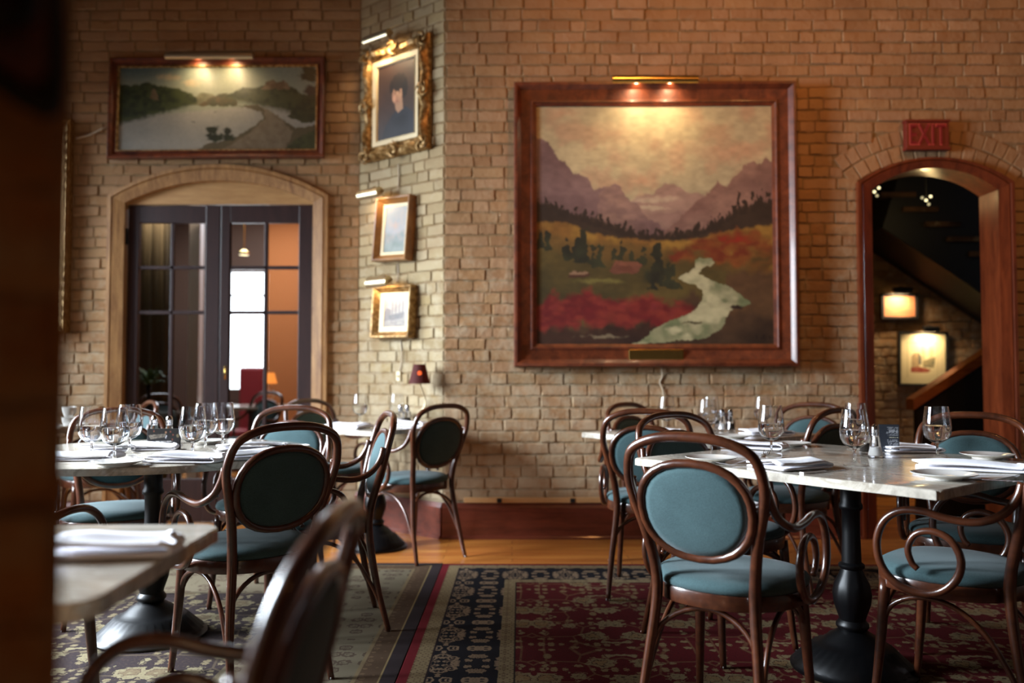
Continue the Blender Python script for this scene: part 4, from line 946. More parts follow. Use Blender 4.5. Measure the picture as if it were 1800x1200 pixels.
def make_rug_mat(name, hx, hy, bands, field, petal, petal2, line, cell):
    """bands: (outer distance from the edge, colour, has motif colour)"""
    m = NT(name); m.set(rough=1, spec=.1); tc, x, y = rug_uv(m)
    dx = m.math('SUBTRACT', hx, m.math('ABSOLUTE', x)); dy = m.math('SUBTRACT', hy, m.math('ABSOLUTE', y)); d = m.math('MINIMUM', dx, dy)
    md, v, cb = motif(m, x, y, cell, .3)
    vine = m.n('ShaderNodeTexVoronoi', feature='DISTANCE_TO_EDGE'); vine.inputs['Scale'].default_value = 1/(cell*.6); m.l(cb, vine.inputs['Vector'])
    fld = m.mix(m.math('MULTIPLY', step(m, vine.outputs['Distance'], .03, -.02), .45), field, petal2)
    fld = m.mix(step(m, md, .42, -.02), fld, petal); fld = m.mix(step(m, md, .27, -.02), fld, line); fld = m.mix(step(m, md, .24, -.02), fld, petal2); fld = m.mix(step(m, md, .1, -.02), fld, petal)
    md2, v2, cb2 = motif(m, x, y, cell*.33, .3, 3.1)
    fld = m.mix(m.math('MULTIPLY', step(m, md2, .30, -.03), step(m, md, .44, .03)), fld, m.mix(.5, petal, petal2))
    fine = step(m, m.noise(90, 3, vec=tc), .52, .08); fld = m.mix(m.math('MULTIPLY', fine, .35), fld, line)
    out = fld
    for (edge, c, mc) in bands:                      # painted from the inside out
        cc = c
        if mc is not None:
            q_, v3, _ = motif(m, x, y, cell*mc[1], .3, 1.3)
            cc = m.mix(step(m, q_, mc[2], -.03), c, mc[0]); cc = m.mix(step(m, q_, mc[2]*.55, -.03), cc, c); cc = m.mix(step(m, q_, mc[2]*.3, -.03), cc, mc[0])
        out = m.mix(step(m, d, edge, -.004), out, cc)
    w_ = m.noise(300, 2, vec=tc); out = m.mix(m.math('MULTIPLY', w_, .35), out, S('#1a120e')); out = m.mix(m.math('MULTIPLY', m.math('SUBTRACT', m.noise(2, 3, vec=tc), .4, True), .5), out, S('#2a1a14'))
    m.col(out); m.bump(w_, .4, .003); return m.m
def rug(name, label, x0, x1, y0, y1, rz, mat, z=.009, fringe=None):
    cx_, cy_ = (x0+x1)/2, (y0+y1)/2; bm = bmesh.new(); add_box(bm, -(x1-x0)/2, (x1-x0)/2, -(y1-y0)/2, (y1-y0)/2, -z, 0, .003)
    o = link(name, bm_mesh(name, bm), mat); o.location = (cx_, cy_, z+.0005); o.rotation_euler = (0, 0, rz); return tag(o, label, 'rug')
# the red rug's left edge runs through image points (779, 990) and (688, 1200); the faded rug laps over nothing, it butts against it
pa = at(779, 990, .01); RZ = R(-.55); ex = Vector((math.cos(RZ), math.sin(RZ), 0)); ey = Vector((-math.sin(RZ), math.cos(RZ), 0))
RED = S('#500f13'); CR = S('#7e6d50'); NAVY = S('#0f1118'); TAN = S('#7d6444')
wR = 3.7; hxr = wR/2; hyr = 2.3
mr = make_rug_mat('red_persian_rug', hxr, hyr, [(.424, S('#1c1412'), None), (.418, CR, (S('#4a3426'), .1, .36)), (.362, NAVY, (S('#806a54'), .40, .45)), (.108, S('#20161a'), None), (.100, CR, (S('#4a3426'), .1, .36)), (.041, S('#64141c'), None)], RED, CR, TAN, S('#2a0c0e'), .34)
def lay(name, label, corner, w_, h_, side, mat, z):
    c = corner+ex*(side*w_/2)-ey*(h_/2); rug(name, label, c.x-w_/2, c.x+w_/2, c.y-h_/2, c.y+h_/2, RZ, mat, z)
lay('persian_rug', 'red Persian rug with navy floral border under the right tables', pa, wR, 2*hyr, 1, mr, .009)
ml = make_rug_mat('taupe_rug', 3.3/2, 2.3, [(.66, S('#564c3a'), None), (.64, S('#655c4a'), (S('#4a3c30'), .5, .40)), (.16, S('#6e5e44'), None), (.145, S('#4c3a2a'), (S('#64503a'), .2, .4)), (.066, S('#8a7650'), None), (.06, S('#2c2426'), None)], S('#2a2224'), S('#7c7258'), S('#6a5c46'), S('#4a3a30'), .36)
lay('floral_rug', 'faded taupe and cream floral rug under the left round table', pa-ex*.001+ey*.012, 3.3, 4.6, -1, ml, .0095)

# ------------------------------------------------------------------ chairs
def build_chair(label):
    t = thing('bentwood_armchair', label, 'chair', (0, 0, 0), 0, 'bentwood armchairs round the tables')
    half = [(.187, -.275, .0), (.174, -.225, .2), (.154, -.195, .40), (.155, -.197, .50), (.173, -.222, .61), (.202, -.25, .72), (.208, -.268, .79), (.184, -.29, .862), (.105, -.304, .899)]
    pts = half+[(0, -.307, .908)]+[(-x, y, z) for x, y, z in reversed(half)]
    hoop = tube('back_hoop', pts, [.0115, .0155, .0175, .0165, .0155, .015, .015, .015, .015, .015, .0155, .0165, .0175, .0155, .0115], M_CHAIR, t, seg=10, n=7)
    yb = lambda z: -.192-(z-.42)*.238
    ring = []
    for k in range(28):
        a = 2*PI*k/28; cx_ = math.cos(a); sz_ = math.sin(a); e = 2/2.25
        x = .171*math.copysign(abs(cx_)**e, cx_)*(1+.04*sz_); z = .690+.141*math.copysign(abs(sz_)**e, sz_); ring.append(Vector((x, yb(z)+.004, z)))
    tube('back_ring', ring, .0135, M_CHAIR, t, seg=8, closed=True, raw=True)
    vs, fs = [], []; n = 28; L = []
    for (s, off) in ((0, .020), (.5, .018), (.85, .012), (.95, .0)):
        pass
    ctr = Vector((0, yb(.69)+.004, .69))
    layers = [(.0, .019), (.45, .018), (.8, .013), (.93, .006), (.94, -.004), (.8, -.010), (.45, -.014), (.0, -.015)]
    idx = []
    for s, d in layers:
        if s == 0: idx.append([len(vs)]); vs.append(ctr+Vector((0, d, 0)))
        else:
            r_ = []
            for p in ring:
                q_ = ctr+(p-ctr)*s; r_.append(len(vs)); vs.append(Vector((q_.x, q_.y+d, q_.z)))
            idx.append(r_)
    for a, b in zip(idx[:-1], idx[1:]):
        for k in range(n):
            k2 = (k+1) % n
            if len(a) == 1: fs.append((a[0], b[k2], b[k]))
            elif len(b) == 1: fs.append((a[k], a[k2], b[0]))
            else: fs.append((a[k], a[k2], b[k2], b[k]))
    link('back_pad', mesh('back_pad', vs, fs, True), M_FABRIC, t)
    # seat outline
    def outline(s, n=32):
        o = []
        for k in range(n):
            a = 2*PI*k/n; c_, s_ = math.cos(a), math.sin(a); e = 2/2.5
            x = .228*math.copysign(abs(c_)**e, c_); y = .215*math.copysign(abs(s_)**e, s_); x *= 1-.16*max(0, -y/.215)**1.5; o.append((x*s, y*s+.005))
        return o
    def stack(name, layers, mat):
        vs, fs = [], []; n = 32
        for s, z in layers:
            for x, y in outline(s, n): vs.append((x, y, z))
        for j in range(len(layers)-1):
            for k in range(n): fs.append((j*n+k, j*n+(k+1) % n, (j+1)*n+(k+1) % n, (j+1)*n+k))
        fs.append(tuple(range(n))[::-1]); fs.append(tuple((len(layers)-1)*n+k for k in range(n)))
        me = mesh(name, vs, fs); return link(name, sharp(me, 50), mat, t)
    stack('seat_rail', [(.88, .405), (.995, .405), (1.0, .409), (1.0, .444), (.99, .449), (.88, .449)], M_CHAIR)
    stack('seat_cushion', [(.97, .448), (1.0, .455), (1.005, .464), (.985, .474), (.9, .484), (.7, .490), (.4, .493), (.15, .493)], M_FABRIC)
    for s in (-1, 1):
        lg = tube('leg', [(s*.170, .160, .425), (s*.178, .172, .25), (s*.186, .186, .1), (s*.193, .198, .0)], [.0185, .0165, .0135, .0115], M_CHAIR, t, seg=10, n=4)
        gl = box('foot_glide', -.009, .009, -.009, .009, -.006, .004, M_GLIDE, lg, .003); gl.location = (s*.193, .198, .006)
        gl = box('foot_glide', -.009, .009, -.009, .009, -.006, .004, M_GLIDE, hoop, .003); gl.location = (s*.187, -.275, .006)
        A_ = [(-.245, .775, .207), (-.234, .735, .213), (-.207, .690, .224), (-.165, .662, .238), (-.115, .650, .243), (-.05, .655, .247), (.015, .668, .250), (.08, .662, .25), (.13, .625, .25), (.153, .56, .25), (.142, .49, .25), (.1, .438, .247),
              (.035, .418, .243), (-.03, .432, .243), (-.078, .48, .245), (-.09, .54, .246), (-.062, .592, .246), (-.01, .610, .246), (.038, .594, .246), (.06, .55, .246), (.05, .508, .246), (.032, .49, .246)]
        tube('arm', [(s*x, y, z) for y, z, x in A_], [.0125]*12+[.0125, .012, .0115, .011, .0105, .010, .009], M_CHAIR, t, seg=9, n=5)
        tube('brace', [(s*.176, .17, .27), (s*.174, .14, .345), (s*.170, .06, .385), (s*.166, -.04, .375), (s*.168, -.13, .31), (s*.174, -.19, .22), (s*.180, -.235, .13)], .0085, M_CHAIR, t, seg=7, n=4)
    tube('brace', [(-.178, .172, .25), (-.15, .165, .34), (-.06, .16, .39), (.06, .16, .39), (.15, .165, .34), (.178, .172, .25)], .0085, M_CHAIR, t, seg=7, n=4)
    tube('brace', [(-.178, -.215, .22), (-.14, -.19, .33), (-.05, -.165, .385), (.05, -.165, .385), (.14, -.19, .33), (.178, -.215, .22)], .0085, M_CHAIR, t, seg=7, n=4)
    return t
proto = None
def place_chair(x, y, fx, fy, label, z=0.0):
    global proto
    if proto is None: o = proto = build_chair(label)
    else: o = copy_tree(proto)
    o['label'] = label; o.location = (x, y, z); o.rotation_euler = (0, 0, math.atan2(-fx, fy)); return o
ZR = .0095                                              # rug top
CH = [
 (.68, 2.60, .60, .80, ZR, 'armchair in the right foreground with its teal back to us, nearest the big square table'),
 (.71, 4.22, .25, .97, ZR, 'armchair with pale highlit hoop left of the far right table, back to us'),
 (.90, 4.80, .68, -.73, 0, 'armchair half hidden at the far left corner of the far right table'),
 (.85, 3.36, .5, -.87, ZR, 'armchair between the two right tables, its dark pad turned to us behind the front chair'),
 (1.40, 4.27, -.62, .78, ZR, 'black backed armchair at the middle, its dark hoop crossing the far right table'),
 (1.66, 4.78, -.58, -.81, 0, 'armchair with tan hoop on the far side of the far right table'),
 (1.84, 3.32, -.5, -.86, ZR, 'armchair behind the big square table at right, dark teal pad below the doorway'),
 (1.44, 2.70, -.70, .71, ZR, 'armchair at the right edge with its scroll arm in front of the square table'),
 (-.97, 3.05, -.70, .71, ZR, 'black backed armchair in front of the round table, centre left'),
 (-.84, 3.62, -.95, -.31, ZR, 'armchair seen edge on at the right end of the round table'),
 (-1.18, 4.02, -.15, -.99, ZR, 'armchair behind the round table with light teal pad and white highlit hoop'),
 (-1.80, 3.78, .42, -.90, ZR, 'armchair behind the wine glasses at the back left of the round table'),
 (-2.60, 5.22, -.80, -.60, 0, 'armchair with tan hoop in front of the French door, far left'),
 (-1.60, 2.62, .30, .95, ZR, 'armchair beside the brick pillar, only its arm seen over the nearest table'),
 (-1.17, 5.53, .80, -.60, 0, 'armchair with brown hoop behind the corner table, by the oak door casing'),
 (-.61, 5.03, -.73, .68, 0, 'armchair standing alone to the right of the corner table, scroll arm in full view'),
 (-.528, 1.07, -1.0, .0, ZR, 'blurred armchair in the left foreground beside the nearest marble table'),
]
for x, y, fx, fy, z, lab in CH: place_chair(x, y, fx, fy, lab, z)

# ------------------------------------------------------------------ tables
def pedestal(t, mat=M_IRON, H=.735, base_r=.22):
    k = base_r/.22
    link('base', lathe_mesh('base', [(.0, 0), (.22*k, 0), (.222*k, .01), (.205*k, .02), (.198*k, .024), (.17*k, .05), (.135*k, .085), (.125*k, .09), (.1, .105), (.085, .12), (.06, .135), (.05, .145)], 64, (32, .022, .088, .06)), mat, t)
    link('column', lathe_mesh('column', [(.048, .143), (.058, .155), (.058, .165), (.046, .18), (.05, .195), (.062, .24), (.066, .275), (.06, .31), (.046, .345), (.038, .365), (.046, .372), (.046, .382), (.035, .39), (.032, .5), (.033, .58), (.042, .588), (.042, .6), (.037, .61), (.037, .70), (.05, .715), (.05, H)], 32, (12, .2, .33, .07)), mat, t)
    bm = bmesh.new(); add_box(bm, -.2, .2, -.02, .02, H-.012, H-.001); add_box(bm, -.02, .02, -.2, .2, H-.012, H-.001); link('top_plate', bm_mesh('top_plate', bm), mat, t)
TT = .765
def square_top(t, sx, sy, rough=.004, r=.02, th=.028, seed=1):
    rr = random.Random(seed); pts = []
    def c_(x, y, a0):
        for k in range(5):
            a = a0+PI/2*k/4; pts.append((x+r*math.cos(a), y+r*math.sin(a)))
    hx, hy = sx/2, sy/2; n = 14
    c_(hx-r, hy-r, 0)
    for k in range(1, n): pts.append((hx-r-(2*hx-2*r)*k/n, hy))
    c_(-hx+r, hy-r, PI/2)
    for k in range(1, n): pts.append((-hx, hy-r-(2*hy-2*r)*k/n))
    c_(-hx+r, -hy+r, PI)
    for k in range(1, n): pts.append((-hx+r+(2*hx-2*r)*k/n, -hy))
    c_(hx-r, -hy+r, 1.5*PI)
    for k in range(1, n): pts.append((hx, -hy+r+(2*hy-2*r)*k/n))
    slab(t, pts, th, rough, rr)
def round_top(t, rad, th=.028, rough=.002, seed=1):
    slab(t, [(rad*math.cos(2*PI*k/64), rad*math.sin(2*PI*k/64)) for k in range(64)], th, rough, random.Random(seed))
def slab(t, pts, th, rough, rr):
    n = len(pts); vs = []; L = [(1, TT-th, 1), (1, TT-.008, 1), (1, TT-.003, .0), (.993, TT, 0)]
    off = [(rr.uniform(-rough, rough), rr.uniform(-rough, rough)) for _ in pts]
    for s, z, o in L:
        for (x, y), (a, b) in zip(pts, off): vs.append((x*s+a*(.4+.6*o), y*s+b*(.4+.6*o), z))
    fs = [(j*n+k, j*n+(k+1) % n, (j+1)*n+(k+1) % n, (j+1)*n+k) for j in range(3) for k in range(n)]+[tuple(range(n))[::-1], tuple(3*n+k for k in range(n))]
    me = mesh('tabletop', vs, fs); sharp(me, 35); link('tabletop', me, M_MARBLE, t)
T1A = math.atan2(-.777, .629)     # direction of the near-left edge
t1 = thing('square_marble_table', 'big square marble topped table at right with black iron pedestal', 'table', (1.26, 3.09, ZR), T1A); square_top(t1, 1.14, 1.12, seed=2); pedestal(t1, H=.737)
t2 = thing('square_marble_table', 'marble table by the far wall under the huge mountain painting', 'table', (1.05, 4.61, 0), T1A); square_top(t2, .93, .95, seed=3); pedestal(t2, H=.737)
t3 = thing('round_marble_table', 'round marble table set with wine glasses at left', 'table', (-1.50, 3.47, ZR), .3); round_top(t3, .64, seed=4); pedestal(t3, H=.737)
t0 = thing('corner_marble_table', 'small square marble table in the corner below the little lamp', 'table', (-.865, 5.25, 0), ANG_ROT); square_top(t0, .76, .76, r=.04, seed=5); pedestal(t0, H=.737, base_r=.2)
t4 = thing('foreground_marble_table', 'blurred marble table corner in the left foreground', 'table', (-1.02, 1.47, ZR), R(2)); square_top(t4, .82, .62, r=.05, seed=6); pedestal(t4, H=.737, base_r=.19)
t5 = thing('side_marble_table', 'small round table with cups beside the pillar at far left', 'table', (-2.98, 5.15, 0)); round_top(t5, .3, seed=7); pedestal(t5, H=.737, base_r=.18)
ZT1 = TT+ZR

# ------------------------------------------------------------------ table settings
GP = [(.0, 0), (.036, 0), (.037, .002), (.034, .004), (.015, .008), (.006, .014), (.0045, .025), (.0045, .048), (.007, .056), (.020, .061), (.037, .073), (.0455, .090), (.048, .11), (.0465, .135), (.042, .165), (.039, .188)]
GI = [(.038, .188), (.041, .165), (.0453, .135), (.0467, .11), (.0443, .091), (.036, .075), (.019, .064), (.0, .0605)]
g_me = lathe_mesh('bowl', GP+GI, 28)
w_me = lathe_mesh('water', [(.0, .062), (.0185, .0655), (.0350, .076), (.0430, .0915), (.0455, .110), (.0453, .119), (.0, .119)], 28)
g_me.materials.append(M_GLASS); w_me.materials.append(M_WATER)
def goblet(p, label, water=True, s=1.0, group='water goblets on the tables'):
    t = thing('water_goblet', label, 'glass', p, 0, group); s *= 1.05; t.scale = (s, s, s)
    link('glass_bowl', g_me, None, t)
    if water: link('water', w_me, None, t)
    return t
def tp(px, py, z=TT): return at(px, py, z)
def tq(px, py, y, z): p = on_y(px, py, y); return Vector((p.x, y, z))
for px, py, tbl, lab, wt in [
  (1356, 800, ZT1, 'water goblet at the left of the big square table, between the napkins', True),
  (1503, 818, ZT1, 'front goblet of the pair at the middle of the big square table', True),
  (1505, 790, ZT1, 'rear goblet of the pair beside the salt shaker on the big square table', True),
  (1648, 806, ZT1, 'goblet behind the long napkin at the right of the big square table', True),
  (1172, 758, TT, 'goblet standing above the front chair hoops on the far right table', False),
  (1244, 769, TT, 'front goblet beside the shakers on the far right table', True),
  (1250, 757, TT, 'rear goblet beside the shakers on the far right table', False),
  (1341, 758, TT, 'goblet at the right end of the far right table', True),
  (161, 806, ZT1, 'leftmost goblet on the round table', True),
  (201, 812, ZT1, 'front goblet of the left trio on the round table', True),
  (227, 797, ZT1, 'rear goblet of the left trio on the round table', True),
  (338, 806, ZT1, 'front goblet right of the picture card on the round table', True),
  (361, 791, ZT1, 'middle goblet right of the picture card on the round table', True),
  (391, 788, ZT1, 'rightmost goblet on the round table', True),
  (633, 746, TT, 'goblet on the left of the corner table', True),
  (698, 744, TT, 'goblet beside the shakers on the corner table', True)]:
    goblet(tp(px, py, tbl), lab, wt)
# salt and pepper shakers
sg = lathe_mesh('glass_body', [(.0, 0), (.021, 0), (.0215, .004), (.018, .02), (.0135, .045), (.0105, .062), (.0, .062)], 12); sharp(sg, 20)
ss = lathe_mesh('contents', [(.0, .004), (.0165, .006), (.013, .028), (.0, .03)], 12)
sc_me = lathe_mesh('cap', [(.0115, .058), (.012, .062), (.011, .07), (.012, .073), (.0105, .082), (.006, .088), (.0, .0895)], 16)
M_SALT = plain('salt', '#e6e2dc', .9); M_PEPPER = plain('pepper', '#3a322c', .9)
def shaker(p, lab, salt=True):
    t = thing('shaker', lab, 'shaker', p, 0, 'salt and pepper shakers')
    for nm, m_, mt in (('glass_body', sg, M_GLASS), ('contents', ss, M_SALT if salt else M_PEPPER), ('cap', sc_me, M_CHROME)):
        m2 = m_.copy(); m2.materials.clear(); link(nm, m2, mt, t)
    t.scale = (1.3, 1.3, 1.45)
for px, py, z, s, lab in [(1539, 804, ZT1, 1, 'salt shaker in front of the menu card on the big square table'), (1523, 797, ZT1, 0, 'pepper shaker behind the goblet pair on the big square table'),
  (1270, 757, TT, 1, 'left shaker before the dark card on the far right table'), (1284, 757, TT, 0, 'right shaker before the dark card on the far right table'),
  (271, 795, ZT1, 1, 'left shaker behind the picture card on the round table'), (297, 795, ZT1, 0, 'right shaker behind the picture card on the round table'),
  (704, 745, TT, 1, 'left shaker of the pair on the corner table'), (716, 745, TT, 0, 'right shaker of the pair on the corner table')]:
    shaker(tp(px, py if px not in (271, 297) else 779, z), lab, s)
# plates
pm = lathe_mesh('plate', [(.0, .004), (.045, .004), (.047, .0), (.055, .0), (.057, .005), (.078, .011), (.100, .0185), (.102, .020), (.1, .0215), (.078, .014), (.06, .009), (.05, .0075), (.0, .0075)], 40); pm.materials.append(M_CERAMIC)
def plate(p, lab, s=1.0):
    o = link('side_plate', pm, None); o.location = p+Vector((0, 0, .0006)); o.scale = (s, s, s); return tag(o, lab, 'plate', 'white side plates')
for px, py, z, s, lab in [(1250, 812, ZT1, .92, 'side plate on the big square table seen through the front chair hoop'), (1659, 842, ZT1, .92, 'side plate at the near right corner of the big square table'),
  (1735, 806, ZT1, .92, 'side plate at the back right of the big square table'), (1392, 784, ZT1, .8, 'side plate at the back corner of the big square table'),
  (1290, 771, TT, .9, 'side plate before the shakers on the far right table'), (1180, 771, TT, .8, 'side plate on the far right table under the brown chair hoop'),
  (205, 819, ZT1, .9, 'side plate at the near edge of the round table beside the fork'), (362, 780, ZT1, .85, 'side plate behind the goblets on the round table'),
  (508, 790, ZT1, .85, 'side plate at the right tip of the round table'), (600, 749, TT, .8, 'side plate on the left of the corner table')]:
    plate(tp(px, py, z), lab, s)
# napkins
def napkin(p, rz, L, W, lab, seed=0, fold=.022, layers=2, bulge=.03):
    r = random.Random(seed); prof = []; z = .002; d = 1
    for k in range(layers):
        l0 = L*(1-.05*k*r.random()); xs_ = [(-l0/2)*d, (-l0/4)*d, 0, (l0/4)*d, (l0/2)*d]
        for i, x in enumerate(xs_): prof.append((x, z+(.003*math.sin(i*1.3+k+seed))*(k > 0)+.002*k*(i in (1, 2, 3))))
        if k < layers-1:
            e = (l0/2+bulge*.6)*d; prof.append((e, z+fold*.25)); prof.append((e, z+fold*.75)); prof.append(((l0/2)*d, z+fold))
        z += fold; d = -d
    P = catmull([Vector((x, 0, zz)) for x, zz in prof], 2); vs, fs = [], []; n = len(P); m_ = 9
    for j in range(m_):
        v = j/(m_-1)-.5
        for i, q_ in enumerate(P):
            sh = 1+.06*math.sin(j*1.1+seed)*(q_.z/.03); vs.append((q_.x*sh+.008*math.sin(v*7+seed)*q_.z/.02, v*W*(1-.25*q_.z), max(.0015, q_.z*(1+.25*math.sin(v*5+seed*2)))))
    for j in range(m_-1):
        for i in range(n-1): fs.append((j*n+i, j*n+i+1, (j+1)*n+i+1, (j+1)*n+i))
    o = link('napkin', mesh('napkin', vs, fs, True), M_NAPKIN); o.location = p+Vector((0, 0, .0012)); o.rotation_euler = (0, 0, rz)
    so = o.modifiers.new('thickness', 'SOLIDIFY'); so.thickness = .006; so.offset = 1
    return tag(o, lab, 'napkin', 'folded white napkins')
E1 = T1A
for px, py, z, rz, L, W, sd, lab in [
  (1385, 822, ZT1, E1+R(78), .21, .17, 1, 'napkin with rolled fold at the near left edge of the big square table'),
  (1325, 788, ZT1, E1+R(20), .24, .15, 2, 'folded napkin behind the fork at the left corner of the big square table'),
  (1598, 794, ZT1, E1+R(50), .20, .13, 3, 'folded napkin behind the menu card on the big square table'),
  (1700, 826, ZT1, R(-28), .31, .10, 4, 'long folded napkin between two plates at the right of the big square table'),
  (1148, 762, TT, R(-20), .24, .16, 5, 'crumpled napkin on the far right table inside a chair hoop'),
  (1345, 764, TT, R(10), .24, .14, 6, 'napkin at the right end of the far right table'),
  (1160, 771, TT, R(-10), .16, .08, 17, 'smaller napkin near the edge of the far right table'),
  (143, 808, ZT1, R(6), .24, .14, 7, 'flat napkin at the left of the round table beside the pillar'),
  (186, 793, ZT1, R(20), .2, .12, 8, 'napkin behind the left goblets on the round table'),
  (325, 812, ZT1, R(-5), .25, .13, 9, 'napkin with curled end at the near edge of the round table'),
  (262, 791, ZT1, R(10), .2, .1, 10, 'napkin in front of the picture card on the round table'),
  (440, 790, ZT1, R(15), .26, .14, 11, 'napkin on the right side of the round table'),
  (452, 806, ZT1, R(20), .2, .12, 12, 'napkin at the right near edge of the round table under the chair hoop'),
  (612, 752, TT, R(-30), .24, .16, 13, 'crumpled napkin on the left of the corner table'),
  (728, 748, TT, R(-38), .24, .14, 14, 'napkin at the right of the corner table in front of the lamp'),
  (195, 975, ZT1, R(8), .2, .1, 15, 'blurred napkin on the nearest marble table')]:
    napkin(tp(px, py, z), rz, L, W, lab, sd)
# cutlery
def flat_part(name, outline, th, mat, par, zf=lambda x: 0):
    n = len(outline); vs = [(x, y, zf(x)) for x, y in outline]+[(x, y, zf(x)+th) for x, y in outline]
    fs = [tuple(range(n))[::-1], tuple(range(n, 2*n))]+[(i, (i+1) % n, n+(i+1) % n, n+i) for i in range(n)]
    return link(name, mesh(name, vs, fs), mat, par)
def fork(p, rz, lab):
    t = thing('fork', lab, 'fork', p+Vector((0, 0, .003)), rz, 'steel forks'); zf = lambda x: .012*max(0, (x-.03)/.07)**1.2 if x > .03 else 0
    flat_part('handle', [(-.095, -.007), (-.09, -.010), (-.05, -.006), (.03, -.003), (.03, .003), (-.05, .006), (-.09, .010), (-.095, .007)], .002, M_STEEL, t)
    flat_part('neck', [(.03, -.003), (.042, -.011), (.052, -.0125), (.052, .0125), (.042, .011), (.03, .003)], .002, M_STEEL, t, zf)
    for y in (-.0108, -.0036, .0036, .0108): flat_part('tine', [(.052, y-.0017), (.1, y-.001), (.1, y+.001), (.052, y+.0017)], .002, M_STEEL, t, zf)
def knife(p, rz, lab):
    t = thing('knife', lab, 'knife', p+Vector((0, 0, .001)), rz, 'steel knives')
    flat_part('handle', [(-.11, -.008), (-.1, -.010), (0, -.006), (0, .006), (-.1, .010), (-.11, .008)], .005, M_STEEL, t)
    flat_part('blade', [(0, -.006), (.08, -.009), (.105, -.004), (.11, .005), (0, .005)], .0018, M_STEEL, t)
fork(tp(1345, 807, ZT1)+Vector((0, 0, .01)), R(68), 'fork tines up beside the left goblet on the big square table')
fork(tp(1298, 818, ZT1), R(-160), 'fork near the left edge of the big square table, half behind the chair hoop')
knife(tp(1448, 829, ZT1), R(32), 'knife lying at the near edge of the big square table beside the napkin')
knife(tp(1725, 844, ZT1), R(-22), 'knife beside the long napkin at the right of the big square table')
fork(tp(262, 812, ZT1)+Vector((0, 0, .006)), R(155), 'fork with tines raised at the near edge of the round table')
knife(tp(432, 808, ZT1), R(-8), 'knife at the right near edge of the round table')
knife(tp(1218, 778, TT), R(0), 'knife on the near edge of the far right table')
# cards
def text_rows(p, x0, x1, y0, y1, n, col, seed):
    r = random.Random(seed)
    for k in range(n):
        y = y0+(y1-y0)*(k+.5)/n; x = x0+(x1-x0)*(r.uniform(0, .35)); m_ = ((p.U > x) & (p.U < x1) & (np.abs(p.V-y) < (y1-y0)/n*.22)).astype(float)*(vnoise(p.h, p.w, 30, 1, seed+k, ax=1.2) > .36); p.blend(m_, col)
def card(name, pos, rz, W, H, pic, lab, lean=0, mat=M_PRINT):
    t = thing(name, lab, 'card', pos, rz); bm = bmesh.new(); add_box(bm, -W/2, W/2, -.0035, .0035, 0, H, .001); link('sleeve', bm_mesh('sleeve', bm), M_BLACK, t)
    pic.canvas('print', W*.98, H*.98, mat, t, (0, -.0042, H/2)); 
    bm = bmesh.new(); add_box(bm, -W/2, W/2, -.018, .018, 0, .004, .001); link('stand_foot', bm_mesh('stand_foot', bm), M_GLASS, t); return t
p = Pic(60, 84, '#1d222c'); text_rows(p, .35, .95, .08, .42, 9, '#a6a8ac', 3); text_rows(p, .45, .95, .45, .5, 1, '#b8b49a', 8); text_rows(p, .2, .95, .55, .95, 9, '#9a9ca2', 5)
card('menu_card', tp(1563, 794, ZT1)+Vector((0, 0, .001)), R(-12), .078, .112, p, 'narrow navy menu card with fine white print beside the shakers')
def reserve_pic(sd):
    p = Pic(120, 76, '#15100d'); p.blend(p.poly([(.03, .3), (.55, .24), (.6, .4), (.1, .5)]), '#5a5248', '#8a8070'); p.blend(p.poly([(.5, .5), (.55, .3), (.62, .28), (.66, .4), (.56, .56)]), '#16161c'); p.blend(p.blob(.56, .18, .035, .07, .4), '#a87a5c'); p.blend(p.poly([(.54, .42), (.57, .3), (.6, .34), (.56, .5)]), '#c8c8cc')
    for x, y in [(.78, .3), (.76, .52), (.8, .74), (.2, .12), (.7, .15)]: p.blend(p.blob(x, y, .03, .06, .6), '#8a4630')
    p.blend(p.blob(.92, .35, .06, .1, .4, .8), '#7c6e50'); p.blend(((np.abs(p.V-.62) < .022) & (p.U > .26) & (p.U < .76) & (vnoise(76, 120, 30, 1, sd, ax=1.3) > .35)).astype(float), '#d0ccc8')
    p.blend(p.poly([(.02, .78), (.18, .72), (.24, .8), (.24, .97), (.02, .97)]), '#7a6c64', '#9a8c84'); return p
card('picture_card', Vector((tp(279, 792, ZT1).x, tp(279, 790, ZT1).y, ZT1+.001)), R(8), .135, .088, reserve_pic(4), 'small horizontal dark picture card standing on the round table')
card('picture_card', Vector((tp(1280, 754, TT).x, tp(1280, 752, TT).y+.02, TT+.001)), R(-6), .10, .09, reserve_pic(9), 'small dark picture card behind the shakers on the far right table')
card('picture_card', Vector((tp(712, 742, TT).x, tp(712, 741, TT).y, TT+.001)), R(-30), .07, .07, reserve_pic(12), 'small dark card on the corner table beside the lamp')
SHEER = plain('burgundy_shade', '#4a1612', .8)
_t = SHEER.node_tree; _m = _t.nodes.new('ShaderNodeMixShader'); _m.inputs[0].default_value = .3; _x = _t.nodes.new('ShaderNodeBsdfTransparent'); _x.inputs[0].default_value = (1, .5, .35, 1)
_t.links.new(_t.nodes['Principled BSDF'].outputs[0], _m.inputs[1]); _t.links.new(_x.outputs[0], _m.inputs[2]); _t.links.new(_m.outputs[0], [n for n in _t.nodes if n.type == 'OUTPUT_MATERIAL'][0].inputs[0])
# lamp on the corner table
lb = on_ang(737, 744, .14); lb.z = TT; lam = lamp_small('table_lamp', 'little lamp with burgundy shade on wavy steel stem on the corner table', lb, 1.0, SHEER)
sz = on_y(735, 640, lb.y).z-TT; lam.scale = (sz/.335, sz/.335, sz/.335)
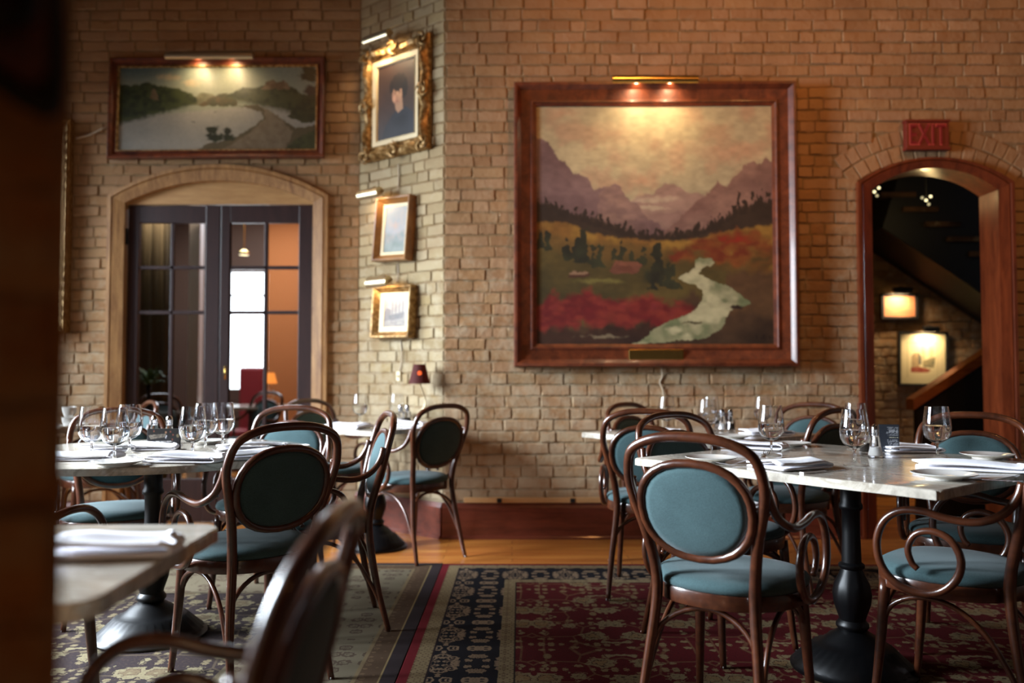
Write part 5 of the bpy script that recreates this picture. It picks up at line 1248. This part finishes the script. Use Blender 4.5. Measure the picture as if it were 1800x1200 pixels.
# cups on the side table
cm = lathe_mesh('cup', [(.0, 0), (.025, 0), (.027, .004), (.038, .03), (.043, .06), (.0415, .06), (.036, .032), (.024, .006), (.0, .005)], 28)
cpos = tp(137, 752, TT)
sa = link('saucer', lathe_mesh('saucer', [(.0, .002), (.04, 0), (.075, .014), (.076, .016), (.04, .004), (.0, .005)], 32), M_CERAMIC); sa.location = cpos+Vector((-.06, 0, .0008)); tag(sa, 'white saucer under the stacked cups on the far left side table', 'saucer')
for k, (dx, dz, lab) in enumerate([(-.02, .0, 'lower white cup of the stack on the far left side table'), (.0, .062, 'upper white cup of the stack on the far left side table')]):
    m2 = cm.copy(); t = thing('coffee_cup', lab, 'cup', cpos+Vector((-.06, 0, .0065+dz*1.0)), .4+k, 'stacked coffee cups'); link('cup_body', m2, M_CERAMIC, t)
    tube('handle', [(.04, 0, .048), (.06, 0, .048), (.066, 0, .032), (.055, 0, .018), (.036, 0, .016)], .004, M_CERAMIC, t, seg=6, n=3)

# ------------------------------------------------------------------ furniture seen through the French door
def far_chair(x, y, rz, lab):
    o = copy_tree(proto); o['label'] = lab; o['group'] = 'armchairs in the room beyond the French door'; o.location = (x, y, 0); o.rotation_euler = (0, 0, rz); return o
q = on_y(430, 735, 7.8); far_chair(q.x, 7.8, R(150), 'dark armchair beyond the right door leaf, under the bright window')
q = on_y(318, 735, 7.1); far_chair(q.x, 7.1, R(-120), 'dark armchair beyond the left door leaf, by the white column')
q = on_y(455, 722, 8.5); t = thing('annex_table', 'table in the room beyond the right door leaf', 'table', (q.x, 8.5, 0)); round_top(t, .45, seed=9); pedestal(t, H=.737)
lamp_small('annex_lamp', 'glowing orange shaded lamp seen through the right door leaf', (on_y(476, 690, 8.5).x, 8.5, TT), 1.0, M_SHADE_OR)
q = on_y(429, 443, 8.7); t = thing('ceiling_lamp', 'small glowing ceiling lamp seen through the top right door panes', 'lamp', (q.x, 8.7, q.z))
link('shade', lathe_mesh('shade', [(.05, -.03), (.055, 0), (.02, .03), (.0, .03)], 16), M_BRASS, t); link('glow', lathe_mesh('glow', [(.0, -.032), (.045, -.03)], 16), emit('annex_bulb', (1, .85, .5), 3), t)
tube('rod', [(0, 0, .03), (0, .001, .2), (0, 0, 3.2-q.z)], .006, M_BRASS, t)
# plant by the left leaf
q = on_y(262, 660, 7.0); t = thing('potted_fern', 'green fern behind the left door leaf', 'plant', (q.x, 7.0, 0))
link('pot', lathe_mesh('pot', [(.0, 0), (.1, 0), (.13, .3), (.12, .3), (.1, .27), (.0, .27)], 20), plain('clay_pot', '#3a2a20', .8), t); tube('stand_stem', [(0, 0, .25), (.01, 0, .5), (0, 0, q.z-.08)], .02, M_IRON, t)
vs, fs = [], []; r = random.Random(8)
for k in range(46):
    a = r.uniform(0, 2*PI); l_ = r.uniform(.1, .2); h_ = r.uniform(.02, .16); b = len(vs); base_ = Vector((0, 0, q.z-.08)); side = Vector((-math.sin(a), math.cos(a), 0))
    for i in range(5):
        s = i/4; p = base_+Vector((math.cos(a)*l_*s, math.sin(a)*l_*s, h_*math.sin(s*2.4))); wd = .018*math.sin(PI*min(s+.12, 1)); vs += [p+side*wd, p-side*wd]
    for i in range(4): fs.append((b+2*i, b+2*i+1, b+2*i+3, b+2*i+2))
o = link('fronds', mesh('fronds', vs, fs), plain('fern_green', '#4a6a34', .6), t); o['kind'] = 'stuff'
spot('annex_spot', (-3.4, 7.6, 3.0), (-2.8, 10.0, 1.2), 60, (1, .75, .5), 100)
